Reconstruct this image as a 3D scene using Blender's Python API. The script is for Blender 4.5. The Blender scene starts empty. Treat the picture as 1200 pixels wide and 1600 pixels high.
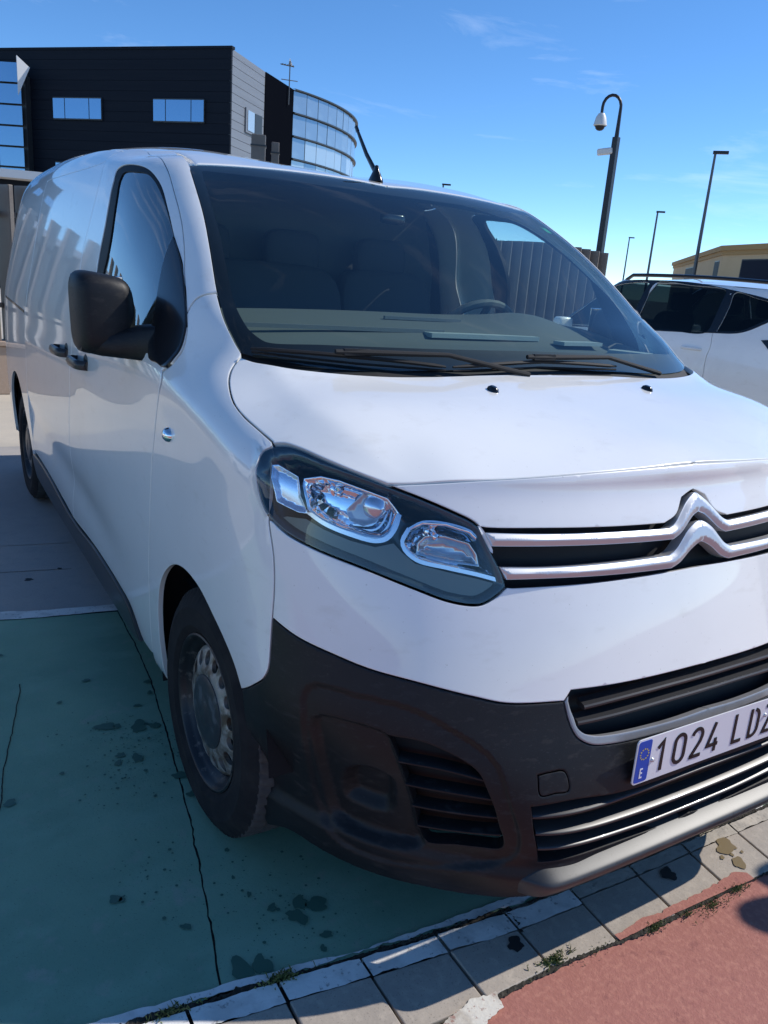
import bpy, bmesh, math, random
import numpy as np
from mathutils import Vector, Matrix
from mathutils.geometry import delaunay_2d_cdt
random.seed(7)
SC = bpy.context.scene
COL = SC.collection
# ---------------------------------------------------------------- camera
cam_d = bpy.data.cameras.new('camera'); cam_o = bpy.data.objects.new('camera', cam_d); COL.objects.link(cam_o)
CAM = (-1.5249, -1.8486, 1.4602); YAW, PITCH, ROLL = 0.55629, 0.28623, 0.07838
f_ = Vector((math.sin(YAW)*math.cos(PITCH), math.cos(YAW)*math.cos(PITCH), -math.sin(PITCH)))
r_ = Vector((math.cos(YAW), -math.sin(YAW), 0)); u_ = r_.cross(f_)
c_, s_ = math.cos(ROLL), math.sin(ROLL)
R_, U_ = c_*r_+s_*u_, -s_*r_+c_*u_
cam_o.matrix_world = Matrix(((R_.x, U_.x, -f_.x, CAM[0]), (R_.y, U_.y, -f_.y, CAM[1]), (R_.z, U_.z, -f_.z, CAM[2]), (0, 0, 0, 1)))
cam_d.sensor_fit = 'VERTICAL'; cam_d.sensor_height = 36; cam_d.lens = 1239.675/1600*36
cam_d.clip_start = .02; cam_d.clip_end = 2000
SC.camera = cam_o
# ---------------------------------------------------------------- sky, sun, exposure
SUN = Vector((1.0, -.27, .94)).normalized()
el = math.asin(SUN.z); az = math.atan2(SUN.x, SUN.y)
w = bpy.data.worlds.new('World'); SC.world = w; w.use_nodes = True
nt = w.node_tree; nt.nodes.clear()
sk = nt.nodes.new('ShaderNodeTexSky'); sk.sky_type = 'NISHITA'; sk.sun_disc = False
sk.sun_elevation = el; sk.sun_rotation = az; sk.air_density = .62; sk.dust_density = 0; sk.ozone_density = 4.0; sk.altitude = 300
hs = nt.nodes.new('ShaderNodeHueSaturation'); hs.inputs['Saturation'].default_value = 1.12
tn = nt.nodes.new('ShaderNodeMix'); tn.data_type = 'RGBA'; tn.blend_type = 'MULTIPLY'; tn.inputs['Factor'].default_value = 1; tn.inputs[7].default_value = (.78,.84,.86,1)
nt.links.new(sk.outputs[0], tn.inputs[6]); nt.links.new(tn.outputs[2], hs.inputs['Color'])
bg = nt.nodes.new('ShaderNodeBackground'); bg.inputs[1].default_value = .13
wo = nt.nodes.new('ShaderNodeOutputWorld')
wt_ = nt.nodes.new('ShaderNodeTexCoord'); wm = nt.nodes.new('ShaderNodeMapping'); wm.inputs['Scale'].default_value = (1.6, 1.6, 9); nt.links.new(wt_.outputs['Generated'], wm.inputs[0])
wn = nt.nodes.new('ShaderNodeTexNoise'); wn.inputs['Scale'].default_value = 2.6; wn.inputs['Detail'].default_value = 9; wn.inputs['Roughness'].default_value = .62; wn.inputs['Distortion'].default_value = .6; nt.links.new(wm.outputs[0], wn.inputs['Vector'])
wr = nt.nodes.new('ShaderNodeMapRange'); wr.inputs['From Min'].default_value = .56; wr.inputs['From Max'].default_value = .82; wr.inputs['To Max'].default_value = .20; nt.links.new(wn.outputs[0], wr.inputs[0])
wx = nt.nodes.new('ShaderNodeMix'); wx.data_type = 'RGBA'; wx.inputs[7].default_value = (6.2, 6.6, 7.2, 1); nt.links.new(wr.outputs[0], wx.inputs['Factor']); nt.links.new(hs.outputs[0], wx.inputs[6])
nt.links.new(wx.outputs[2], bg.inputs[0]); nt.links.new(bg.outputs[0], wo.inputs[0])
sd = bpy.data.lights.new('sun', 'SUN'); sd.energy = 2.45; sd.angle = math.radians(.53); sd.color = (1, .955, .89)
so = bpy.data.objects.new('sun', sd); COL.objects.link(so); so.rotation_euler = SUN.to_track_quat('Z', 'Y').to_euler(); so.location = (0, 0, 30)
SC.view_settings.view_transform = 'Standard'; SC.view_settings.look = 'None'
SC.view_settings.exposure = .85; SC.view_settings.gamma = 1; SC.view_settings.use_curve_mapping = False

# ---- van body surfaces: control nets and edge curves
# ---- cubic b-spline surface -------------------------------------------------
def interp_ctrl(P, axis, k):
    # move control points so that the spline passes (k=1) or partly passes through P along axis
    P=np.moveaxis(P,axis,0); n=len(P)
    A=np.zeros((n,n)); 
    for i in range(n):
        if i in(0,n-1): A[i,i]=1
        else: A[i,i-1:i+2]=[1/6,4/6,1/6]
    C=np.linalg.solve(A,P.reshape(n,-1)).reshape(P.shape)
    return np.moveaxis(P*(1-k)+C*k,0,axis)
def basis(t,n):
    t=np.clip(np.asarray(t,float),0,n-1-1e-9); i=np.floor(t).astype(int); f=t-i
    w=np.stack([(1-f)**3/6,(3*f**3-6*f**2+4)/6,(-3*f**3+3*f**2+3*f+1)/6,f**3/6],-1)
    return i,w
class Surf:
    def __init__(s,P,k=.8):
        # mirror columns across x=0 at both ends so that the surface is smooth on the centre line
        P=np.asarray(P,float); m=np.array([-1,1,1])
        C=np.concatenate([P[:,2:0:-1]*m,P,P[:,-2:-4:-1]*m],1)
        C=interp_ctrl(interp_ctrl(C,0,k),1,k)[:,1:-1]
        C=np.concatenate([[2*C[0]-C[1]],C,[2*C[-1]-C[-2]]],0)
        s.C=C; s.nv=C.shape[0]-2; s.nu=C.shape[1]-2
    def ev(s,u,v):
        u=np.asarray(u,float);v=np.asarray(v,float)
        iu,wu=basis(u,s.nu); iv,wv=basis(v,s.nv)
        r=np.zeros(u.shape+(3,))
        for a in range(4):
            for b in range(4):
                r+=s.C[iv+a,iu+b]*(wv[...,a]*wu[...,b])[...,None]
        return r
    def nrm(s,u,v,e=1e-3):
        u=np.asarray(u,float);v=np.asarray(v,float)
        du=s.ev(np.minimum(u+e,s.nu-1),v)-s.ev(np.maximum(u-e,0),v); dv=s.ev(u,np.minimum(v+e,s.nv-1))-s.ev(u,np.maximum(v-e,0))
        n=-np.cross(du,dv); return n/np.linalg.norm(n,axis=-1,keepdims=True)
# ---- body wrap (left half = negative x is the camera side) -------------------
def lerp(x,X,Y): return float(np.interp(x,X,Y))
Zs=[.16,.23,.31,.40,.50,.60,.70,.80,.90,.99,1.07,1.14,1.22,1.31,1.39,1.48,1.60,1.70,1.78,1.835,1.87,1.885]
SZ=dict(zip(Zs,[.87,.912,.930,.940,.948,.956,.960,.961,.960,.958,.955,.952,.944,.925,.908,.888,.860,.832,.797,.750,.695,.64]))
yc=([.16,.23,.31,.40,.50,.60,.70,.80,.87,.92,.98,1.045,1.12],[-.80,-.855,-.885,-.898,-.888,-.858,-.828,-.80,-.778,-.768,-.75,-.727,-.70])
UX=[0,.25,.45,.62,.75,.85,.91,.937]; UO=[0,.012,.045,.10,.17,.26,.36,.50]
LX=[0,.25,.43,.55,.68,.78,.85,.89]; LO=[0,.0,.012,.08,.2,.34,.50,.64]
HI={
1.14:[(0,-.66),(.25,-.64),(.45,-.60),(.62,-.53),(.75,-.43),(.84,-.33),(.895,-.20),(.925,-.05),(.943,.12),(.948,.45),(.952,.85)],
1.22:[(0,-.25),(.25,-.24),(.45,-.2),(.62,-.16),(.75,-.1),(.82,-.04),(.87,.05),(.905,.19),(.93,.36),(.94,.58),(.944,.9)],
1.31:[(0,-.08),(.25,-.07),(.45,-.04),(.63,.01),(.745,.05),(.813,.095),(.858,.19),(.888,.32),(.908,.48),(.92,.68),(.925,.95)],
1.39:[(0,.06),(.25,.07),(.45,.10),(.62,.145),(.73,.18),(.801,.221),(.845,.30),(.872,.42),(.89,.57),(.90,.75),(.908,1.0)],
1.48:[(0,.215),(.24,.222),(.43,.245),(.60,.28),(.71,.31),(.782,.338),(.825,.42),(.853,.54),(.87,.69),(.882,.86),(.888,1.08)],
1.60:[(0,.42),(.23,.425),(.41,.445),(.575,.47),(.68,.49),(.749,.507),(.795,.59),(.824,.72),(.843,.86),(.855,1.02),(.86,1.2)],
1.70:[(0,.60),(.22,.605),(.40,.62),(.55,.645),(.65,.665),(.72,.684),(.762,.765),(.792,.89),(.814,1.03),(.827,1.2),(.832,1.35)],
1.78:[(0,.77),(.21,.775),(.38,.79),(.52,.815),(.62,.84),(.686,.865),(.728,.94),(.757,1.05),(.777,1.19),(.79,1.33),(.797,1.47)],
1.835:[(0,.9),(.19,.9),(.35,.92),(.48,.95),(.58,.98),(.64,1.02),(.68,1.1),(.71,1.2),(.73,1.32),(.743,1.44),(.75,1.58)],
1.87:[(0,1.1),(.19,1.1),(.34,1.1),(.46,1.12),(.55,1.14),(.60,1.17),(.635,1.23),(.66,1.31),(.68,1.42),(.69,1.54),(.695,1.66)],
1.885:[(0,1.25),(.19,1.25),(.34,1.25),(.44,1.26),(.51,1.28),(.55,1.3),(.58,1.35),(.60,1.43),(.62,1.52),(.635,1.63),(.64,1.74)],
}
LIFT=.055
def drop(y,z):
    d=np.interp(y,[2.2,3.2,3.7,4.1],[0,0,.008,.03])
    return d*np.clip((z-1.55)/.2,0,1)-np.interp(y,[1.25,1.6,2.4],[0,.012,LIFT])*np.clip((z-1.2)/.5,0,1)+np.interp(y,[.95,1.3,1.8],[.032,.024,0])*np.clip((z-1.78)/.06,0,1)
def bodynet():
    P=[]
    for z in Zs:
        row=[]
        if z in HI: pts=[(x,y) for x,y in HI[z]]
        else:
            w=float(np.clip((z-.30)/.32,0,1)); w=w*w*(3-2*w); c=lerp(z,*yc)
            pts=[((1-w)*LX[i]+w*UX[i],c+(1-w)*LO[i]+w*UO[i]) for i in range(8)]
            S=SZ[z]
            if z>=.99:
                pts=[(x,y+ (.0 if i<3 else 0)) for i,(x,y) in enumerate(pts)]
            s0=S-(.022 if z<.4 else .014)
            pts+=[(s0,0.0 if z<1.05 else .06),(S-.006,.42),(S-.001,.85)]
        S=SZ[z]
        for y in (1.4,2.0,2.6,3.2,3.7):
            t=y if z<1.5 else y
            if t<=pts[-1][1]+.1: t=pts[-1][1]+.12
            pts.append((S-(.0 if y<3 else .004 if y<3.5 else .012),t))
        k=max(0,(z-1.3)/.6)
        pts+=[(S-.03,3.93-.10*k),(S-.075,4.02-.10*k),(S-.2,4.06-.10*k),(.4,4.08-.10*k),(0,4.085-.10*k)]
        for x,y in pts: row.append((-x,y,z-float(drop(y,z))))
        P.append(row)
    return np.array(P)
A=Surf(bodynet(),.8)

# height fields (bonnet, roof): cubic b-spline z(x,y), even in x
class HF:
    def __init__(s,x1,y0,y1,nx,ny,C=None):
        s.x1,s.y0,s.y1,s.nx,s.ny=x1,y0,y1,nx,ny; s.C=C
    def wts(s,x,y):
        x=np.abs(np.asarray(x,float)); y=np.asarray(y,float)
        ix,wx=basis(x/s.x1*(s.nx-1),s.nx); iy,wy=basis((y-s.y0)/(s.y1-s.y0)*(s.ny-1),s.ny)
        return ix,wx,iy,wy
    def z(s,x,y):
        ix,wx,iy,wy=s.wts(x,y); r=np.zeros(np.shape(x))
        for a in range(4):
            for b in range(4):
                j=np.abs(ix+b-1); r=r+s.C[iy+a,j]*wy[...,a]*wx[...,b]
        return r
    def ev(s,x,y): return np.stack([np.asarray(x,float),np.asarray(y,float),s.z(x,y)],-1)
    def nrm(s,x,y,e=1e-3):
        zx=(s.z(np.asarray(x)+e,y)-s.z(np.asarray(x)-e,y))/(2*e); zy=(s.z(x,np.asarray(y)+e)-s.z(x,np.asarray(y)-e))/(2*e)
        n=np.stack([-zx,-zy,np.ones_like(zx)],-1); return n/np.linalg.norm(n,axis=-1,keepdims=True)
    def fit(s,pts,w,lam=.02):
        pts=np.asarray(pts,float); nx,ny=s.nx+1,s.ny+2; N=nx*ny
        ix,wx,iy,wy=s.wts(pts[:,0],pts[:,1]); A=np.zeros((len(pts),N))
        for k in range(len(pts)):
            for a in range(4):
                for b in range(4): A[k,(iy[k]+a)*nx+abs(ix[k]+b-1)]+=wy[k,a]*wx[k,b]
        rows=[A*np.asarray(w)[:,None]]; rhs=[pts[:,2]*w]; R=[]
        for j in range(ny):
            for i in range(nx):
                r=np.zeros(N)
                if i+1<nx: r[j*nx+abs(i-1)]+=1;r[j*nx+i]-=2;r[j*nx+i+1]+=1; R.append(r)
                if 0<j<ny-1: r=np.zeros(N); r[(j-1)*nx+i]=1;r[j*nx+i]=-2;r[(j+1)*nx+i]=1; R.append(r)
        R=np.array(R)*lam; M=np.concatenate(rows+[R]); q=np.concatenate(rhs+[np.zeros(len(R))])
        s.C=np.linalg.lstsq(M,q,rcond=None)[0].reshape(ny,nx); return s
UV={"bump_gap":[[5.8858,8.626],[5.8367,7.9412],[5.8773,7.2853],[5.9794,6.673]],
"fend_low":[[5.9794,6.673],[6.0901,6.0501],[6.1927,5.5902],[6.3738,5.2914],[6.6376,5.0145],[7.0071,4.5176]],
"arch":[[7.0071,4.5176],[7.1343,5.0058],[7.3054,5.3422],[7.5274,5.6689],[7.7559,5.9621],[7.9812,6.0663],[8.1482,6.0184],[8.2945,5.8382],[8.4683,5.3855],[8.6132,4.7467],[8.7142,3.9173],[8.7517,3.1514],[8.7753,2.4185],[9.0978,0.1664]],
"clad_top":[[12.9326,3.1375],[12.3697,3.0068],[11.4052,2.4949],[10.6185,2.7415],[9.8775,2.6028],[9.5507,2.3404],[9.3107,1.393]],
"clad_bot":[[13.102,2.5432],[12.6984,1.7463],[11.7454,0.875],[10.7652,1.0],[10.2438,1.125],[9.7655,1.125],[9.3107,1.393]],
"door_f_low":[[8.0456,11.5241],[8.508,10.7289],[8.64,9.8221],[8.7399,8.4902],[8.7706,7.4523],[8.8152,5.9667],[8.889,4.7165],[8.9523,3.4463],[9.0048,2.426],[9.055,1.5031]],
"door_sail":[[6.4385,13.2447],[6.5418,12.7942],[6.8372,12.3043],[7.3218,11.9189],[8.0456,11.5241]],
"door_top":[[6.4385,13.2447],[6.2776,13.9369],[6.1845,14.5203],[6.045,15.0325],[5.9451,15.6992],[6.023,16.583],[6.1387,17.4871],[6.4832,18.3057],[7.4645,19.5538],[8.6107,19.7348],[9.8827,19.3436],[10.6063,18.5884]],
"door_rear":[[10.6063,18.5884],[10.8773,17.4703],[11.1127,16.3163],[11.1757,15.5166],[11.1867,14.6709],[11.0938,12.7235],[11.0872,10.5],[11.1945,7.5577],[11.2463,5.3717],[11.3645,3.5137],[11.4052,2.4949]],
"ws_side":[[4.8755,12.4066],[4.9901,12.6976],[5.1026,13.2095],[5.0325,13.9425],[4.987,14.7619],[4.979,15.6532],[5.0128,16.6614],[5.0053,17.6945]],
"ws_top":[[5.0053,17.6945],[3.7471,17.8419],[1.906,18.0797],[0.4919,18.0303],[0.0562,17.9044]],
"frit_side":[[4.2094,12.9086],[4.3863,13.0934],[4.5181,13.6085],[4.4941,14.4991],[4.4725,15.4616],[4.522,16.3329],[4.4885,17.2894]],
"frit_bot":[[4.2094,12.9086],[3.9971,12.78],[2.8381,12.791],[1.1005,12.8284]],
"notch":[[5.0592,13.9972],[5.5159,13.905],[5.9492,13.7137],[6.4385,13.2447]],
"hood_gap":[[4.9405,12.3297],[5.3917,12.0412],[5.6523,11.8171],[5.8119,11.6075],[5.9376,11.2813],[5.86,11.0548],[5.6798,10.8726],[5.4585,10.6421]],
"hood_rear":[[4.9187,12.3314],[4.5223,12.234],[3.8337,12.1223],[3.1148,12.0735],[2.3625,12.0654],[1.4116,12.1389],[0.5086,12.2114],[0.0,12.2539]],
"lamp_top":[[5.4779,10.5982],[5.2058,10.6719],[4.9663,10.6301],[4.62,10.4688],[4.3029,10.3149],[3.7729,10.0086]],
"lamp_top2":[[3.7729,10.0086],[3.3091,9.7206],[2.9246,9.431],[2.7042,9.2221],[2.6031,9.0111],[2.5098,8.5335],[2.4066,8.1217],[2.3617,7.8189]],
"lamp_bot":[[2.3617,7.8189],[2.4813,7.6453],[2.6552,7.487],[2.772,7.4634],[3.0711,7.5338],[3.5689,7.7782],[4.2314,8.0757],[4.9644,8.3253],[5.5027,8.5231],[5.8768,8.7449]],
"lamp_left":[[5.8768,8.7449],[5.9906,8.9019],[6.1325,9.2919],[6.1592,9.8184],[6.0032,10.1388],[5.7963,10.4002],[5.4779,10.5982]],
"cut":[[3.7729,10.0086],[3.1255,10.1361],[2.583,10.2522],[1.4413,10.4411],[0.6735,10.5406],[0.0247,10.6067]],
"gr_top":[[2.6428,9.1096],[2.5683,9.0824],[1.8389,9.0521],[0.9464,8.9999],[0.4178,8.9758],[0.2509,9.1732],[0.1502,9.5734],[0.0341,9.7413]],
"gr_bot":[[2.3905,7.8715],[2.3469,7.8055],[1.8793,7.8133],[1.2742,7.8152],[0.3818,7.8506],[0.0307,7.8652]],
"wb":[[5.9794,6.673],[5.451,6.4698],[4.7964,6.2963],[4.2558,6.1237],[3.5811,5.9505],[2.8379,5.683],[2.4562,5.5342],[1.7466,5.471]],
"lg_top":[[1.7466,5.471],[1.6949,5.5768],[1.6519,5.6717],[1.0427,5.6602],[0.1333,5.6823],[0.006,5.6826]],
"trim_out":[[1.7466,5.471],[1.7107,5.093],[1.6651,4.843],[1.6122,4.7049],[1.4706,4.5541],[1.2233,4.4893],[0.4927,4.4616],[0.0,4.4262]],
"trim_in":[[1.6989,5.4744],[1.6763,5.2769],[1.6455,5.1168],[1.6179,4.9328],[1.5476,4.8019],[1.4092,4.7138],[1.2103,4.678],[0.4838,4.6626],[0.0,4.7155]],
"intake":[[4.0597,4.8034],[3.6692,4.768],[3.4012,4.6499],[3.0617,4.3568],[2.9402,4.1389],[2.911,3.8189],[2.8889,3.4073],[2.8783,2.9633],[2.8325,2.2827],[3.157,2.1777],[3.4353,2.121],[3.7391,1.9895],[3.8354,2.1378],[3.8897,2.4289],[3.9585,3.6101],[3.994,4.3234]],
"fogpan":[[5.3723,4.5679],[5.3074,4.7935],[5.1956,4.9231],[4.885,4.9883],[4.0597,4.8034],[3.994,4.3234],[3.9585,3.6101],[3.8897,2.4289],[3.7884,1.8517],[4.1493,1.6148],[4.5596,1.5683],[4.8323,1.6293],[5.0727,1.862],[5.3161,3.2342]],
"fogrec":[[5.4431,5.1854],[5.3694,5.4321],[5.134,5.6321],[4.4236,5.5984],[3.6913,5.4593],[3.1959,5.1137],[2.6869,4.4179],[2.6368,3.4973],[2.6194,2.0955],[3.4315,1.4522],[4.1765,1.0885],[4.8544,1.2765],[5.2934,2.0744],[5.5146,3.9528]],
"fogdim":[[5.0349,2.9245],[4.9605,3.3459],[4.7509,3.6232],[4.4945,3.7111],[4.239,3.5646],[4.2216,3.138],[4.272,2.5594],[4.4046,2.374],[4.7131,2.3448],[4.9654,2.4204]],
"towcap":[[2.2023,4.1004],[2.0402,4.1377],[1.8509,4.1123],[1.8333,3.7382],[2.0187,3.714],[2.2193,3.7062]],
"low_open":[[2.3699,3.4644],[2.3728,2.8919],[2.2389,1.9598]],
"low_open_top":[[2.3699,3.4644],[1.7491,3.5154],[1.1307,3.4145],[0.4636,3.4068],[0.0,3.4641]],
"low_open_bot":[[2.2389,1.9598],[1.2092,1.8903],[0.1456,1.7416],[0.0,1.8262]],
"sail_win":[[10.5361,14.2806],[10.4764,15.0843],[10.266,15.8201],[9.756,16.5229],[9.3167,17.1788],[9.1247,17.6521],[8.5512,17.9224],[7.5983,17.7481],[6.9854,17.4022],[6.5997,16.8884],[6.4418,16.0648],[6.3718,15.3961],[6.2219,14.6965],[6.3308,13.6371],[6.5012,12.9344],[6.843,12.3497],[7.2941,11.9681],[7.9074,11.6452]],
"glass":[[10.248,14.3201],[9.7166,15.8071],[9.2153,16.6167],[8.8947,17.2296],[8.6346,17.5136],[7.8067,17.4793],[7.1724,17.3095],[6.8389,16.9458],[6.5865,16.2877],[6.3968,15.3219]],
"slide_rear":[[12.9708,17.5701],[12.9532,16.5527],[13.1165,15.3545],[13.191,13.6909],[13.1396,12.3312],[13.1499,10.987],[13.3695,9.1583],[13.5442,7.8913],[13.493,6.5412]],
"slide_top":[[10.5035,18.4595],[11.015,17.9213],[12.0673,17.7985],[13.1131,17.7032]],
"track":[[14.3333,11.5802],[13.6749,11.3033],[13.1504,11.0307]],
"rarch":[[14.1178,6.8562],[13.9454,6.3642],[13.621,5.3149],[13.3868,4.5265],[13.0466,3.8877],[12.9731,3.1153]],
"repeater":[[8.3846,9.4599]],
"handle1":[[11.0858,10.1515],[10.4966,10.0837]],
"handle2":[[11.8872,10.3298],[11.2946,10.2674]],
"nozzle":[[1.0662,11.8768]],
"bar1_t":[[2.5895,8.983],[1.8464,8.9373],[0.9527,8.8959],[0.3932,8.8619]],
"bar1_tp":[[0.3932,8.8619],[0.3168,8.9535],[0.1268,9.4513],[0.0292,9.6511],[0.0,9.6681]],
"bar1_b":[[2.5274,8.6873],[1.8589,8.665],[0.6737,8.6014],[0.3481,8.5875]],
"bar1_bp":[[0.3481,8.5875],[0.2486,8.7186],[0.0789,9.0873],[0.0,9.1634]],
"bar2_t":[[2.4419,8.2303],[1.8702,8.2012],[0.9712,8.2042],[0.4084,8.2219]],
"bar2_tp":[[0.4084,8.2219],[0.3203,8.3347],[0.1578,8.7588],[0.0582,8.9239],[0.0147,8.945]],
"bar2_b":[[2.3724,7.975],[1.8751,7.9711],[0.9755,7.937],[0.3805,7.9216]],
"bar2_bp":[[0.3805,7.9216],[0.2754,8.0233],[0.1347,8.2846],[0.0417,8.4135],[0.0,8.4251]],
"slat1":[[1.494,5.2607],[1.087,5.3157],[0.5079,5.3698],[0.0337,5.3826]],
"slat2":[[1.5916,4.9645],[1.2539,4.9883],[0.5204,5.0607],[0.0,5.0763]],
"lslat1":[[2.3767,3.2063],[1.5257,3.207],[0.8678,3.2468],[0.2112,3.362],[0.0,3.3418]],
"lslat2":[[2.3443,2.7892],[1.4482,2.7107],[0.7242,2.6503],[0.0531,2.6957],[0.0,2.8365]],
"lslat3":[[2.2913,2.3562],[1.3885,2.2578],[0.5563,2.1156],[0.0,2.0729],[0.0,2.2488]],
"is1":[[4.0079,4.2339],[3.4307,4.1551],[2.8936,3.9551]],
"is2":[[3.992,3.6816],[3.4402,3.6319],[2.8682,3.5414]],
"is3":[[3.9635,3.1032],[3.4256,3.1111],[2.8744,3.1141]],
"is4":[[3.9073,2.4852],[3.4072,2.5602],[2.854,2.6428]],
"ref1":[[5.1735,9.7461],[5.1072,9.9716],[4.7752,10.1186],[4.4923,10.0705],[4.1221,9.8795],[3.7934,9.7006],[3.7173,9.5158],[3.6477,9.3475],[3.7953,8.8857],[3.9272,8.7416],[4.118,8.7262],[4.5837,8.8367],[4.9707,8.9971],[5.1229,9.1539]],
"ref2":[[3.6635,8.6643],[3.534,9.0147],[3.3364,9.1749],[3.0223,9.167],[2.7334,9.0084],[2.6081,8.757],[2.5157,8.313],[2.4482,7.9773],[2.7507,8.0982],[3.1444,8.219],[3.4598,8.3307]],
"ref0":[[5.8089,9.7755],[5.6998,10.1281],[5.5444,10.1802],[5.1785,9.9707],[5.1985,9.4829],[5.0802,9.0748],[5.2613,9.0613],[5.744,9.1915]],
"bez1":[[5.1486,9.1181],[4.8451,8.9094],[4.4047,8.7452],[4.0388,8.6694],[3.8639,8.7504],[3.7275,9.0075],[3.6485,9.3328]],
"bez2":[[3.534,9.0147],[3.6435,8.722],[3.6165,8.532],[3.4598,8.3307],[3.0636,8.1962],[2.6748,8.059],[2.4489,7.9512]],
"bez3":[[3.534,9.0147],[3.3355,9.1892],[3.0214,9.1812],[2.7326,9.0226],[2.6203,8.8273]],
"rib1":[[4.263,8.7714],[3.9687,8.8195],[3.8331,9.0369],[3.7536,9.3646]],
"rib2":[[4.3525,8.8537],[4.028,8.9093],[3.8916,9.1293],[3.8034,9.4317]],
"rib3":[[4.3955,8.9453],[4.0875,8.9996],[3.9504,9.2222],[3.8624,9.4979]],
"guide":[[4.4652,9.2957],[4.1471,9.8149],[3.8164,9.6377],[3.8614,9.3656],[4.021,9.0674],[4.218,8.9491],[4.4292,9.0395]],
"ind":[[3.4556,8.4389],[3.4199,8.6889],[3.302,8.8662],[3.0382,8.8835],[2.7316,8.7269],[2.6482,8.4778],[2.625,8.2052],[3.0602,8.3032]],
"step":[[5.8157,8.7489],[5.5753,8.8767],[5.159,8.9241],[4.8526,8.7649],[4.4115,8.6048],[4.045,8.5309],[3.7702,8.6516],[3.6629,8.4725],[3.4802,8.249],[3.0666,8.1037],[2.6774,7.9675],[2.4815,7.8743],[2.5473,7.7227],[2.7291,7.5748],[3.0428,7.6336],[3.5388,7.8687],[4.199,8.1721],[4.9245,8.4428],[5.4557,8.62]],
"bump_arch":[[7.0071,4.5176],[6.9913,3.9959],[6.9327,3.3614],[6.7113,2.1625],[6.4221,1.4193],[6.1259,0.7026],[5.8262,0.0981]]}
HOODC=[[1.0388,1.0388,1.037,1.0308,1.0186,1.0006,0.9776,0.9516,0.9251,0.8986,0.8724,0.8475,0.8236],[1.0734,1.0731,1.0706,1.065,1.0547,1.0384,1.0171,0.9921,0.9644,0.935,0.9072,0.8819,0.8576],[1.1099,1.1081,1.103,1.0979,1.0899,1.0753,1.0561,1.0344,1.004,0.9708,0.943,0.9171,0.8906],[1.1423,1.1393,1.1325,1.1276,1.1213,1.1099,1.0949,1.0799,1.0421,1.0079,0.9833,0.9536,0.9205],[1.1582,1.158,1.1562,1.1532,1.1489,1.1421,1.1326,1.117,1.079,1.0601,1.0303,0.989,0.9456],[1.1758,1.1761,1.1764,1.1756,1.1732,1.1689,1.1619,1.1504,1.1343,1.1158,1.0693,1.0191,0.9679],[1.1936,1.1941,1.1954,1.1958,1.1936,1.1897,1.1847,1.1784,1.1705,1.1523,1.1088,1.0463,0.9914],[1.2117,1.2122,1.2135,1.2137,1.2099,1.2052,1.2009,1.1961,1.1899,1.1742,1.1337,1.0759,1.0211],[1.2314,1.2313,1.231,1.2289,1.2236,1.2181,1.2124,1.2075,1.2001,1.1846,1.1538,1.1057,1.054],[1.2528,1.2525,1.2511,1.248,1.2431,1.238,1.2319,1.2259,1.2153,1.1971,1.1682,1.1284,1.0845],[1.276,1.2758,1.2749,1.2734,1.2716,1.2696,1.267,1.2621,1.2501,1.2263,1.1911,1.1527,1.11],[1.3005,1.3007,1.3016,1.3034,1.3059,1.3087,1.3109,1.3104,1.3032,1.2774,1.2147,1.1713,1.1319],[1.3258,1.3265,1.33,1.336,1.3437,1.3519,1.3584,1.3602,1.3519,1.3239,1.2661,1.2082,1.1558],[1.3515,1.3528,1.3591,1.3695,1.3828,1.3965,1.4068,1.4086,1.3961,1.3646,1.3141,1.2507,1.1835]]
ROOFC=[[1.6699,1.6737,1.6833,1.6883,1.6863,1.6802,1.6752,1.6746,1.6773,1.6807],[1.7296,1.7361,1.7434,1.7431,1.7385,1.7308,1.723,1.7188,1.7128,1.7055],[1.7963,1.7981,1.7957,1.7924,1.7888,1.7831,1.7753,1.7642,1.7465,1.7295],[1.8185,1.8229,1.8298,1.8328,1.8339,1.8341,1.8324,1.8039,1.7764,1.7533],[1.8449,1.8475,1.8555,1.8638,1.8699,1.8705,1.8579,1.8302,1.8106,1.7767],[1.866,1.868,1.8762,1.8864,1.8944,1.8958,1.8855,1.859,1.8223,1.7951],[1.8819,1.8842,1.8925,1.9023,1.9098,1.9115,1.9046,1.8848,1.8502,1.8185],[1.8968,1.8986,1.9052,1.9131,1.9189,1.9195,1.9123,1.8956,1.8712,1.8447],[1.9091,1.9104,1.9149,1.9202,1.9237,1.9228,1.9161,1.9033,1.887,1.8685],[1.9186,1.9193,1.9219,1.9246,1.9257,1.924,1.9188,1.9105,1.8995,1.887],[1.9251,1.9255,1.9266,1.927,1.9262,1.9236,1.9196,1.9142,1.907,1.8991],[1.9293,1.9295,1.9291,1.9276,1.9251,1.9219,1.9182,1.9143,1.9099,1.9054],[1.9321,1.9317,1.9295,1.9262,1.9225,1.9187,1.9151,1.9117,1.9092,1.9071],[1.9319,1.9307,1.9268,1.9223,1.918,1.9143,1.9112,1.9087,1.907,1.9057],[1.9253,1.9239,1.92,1.9158,1.9119,1.9087,1.9064,1.9051,1.9037,1.9024],[1.9107,1.9105,1.9091,1.9069,1.9045,1.9021,1.9,1.8984,1.898,1.8978],[1.8949,1.8953,1.8962,1.8965,1.896,1.8951,1.8939,1.893,1.8927,1.8928],[1.88,1.8806,1.8829,1.8853,1.8871,1.8878,1.8879,1.8878,1.8876,1.8876]]
DV=19.55
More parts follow.
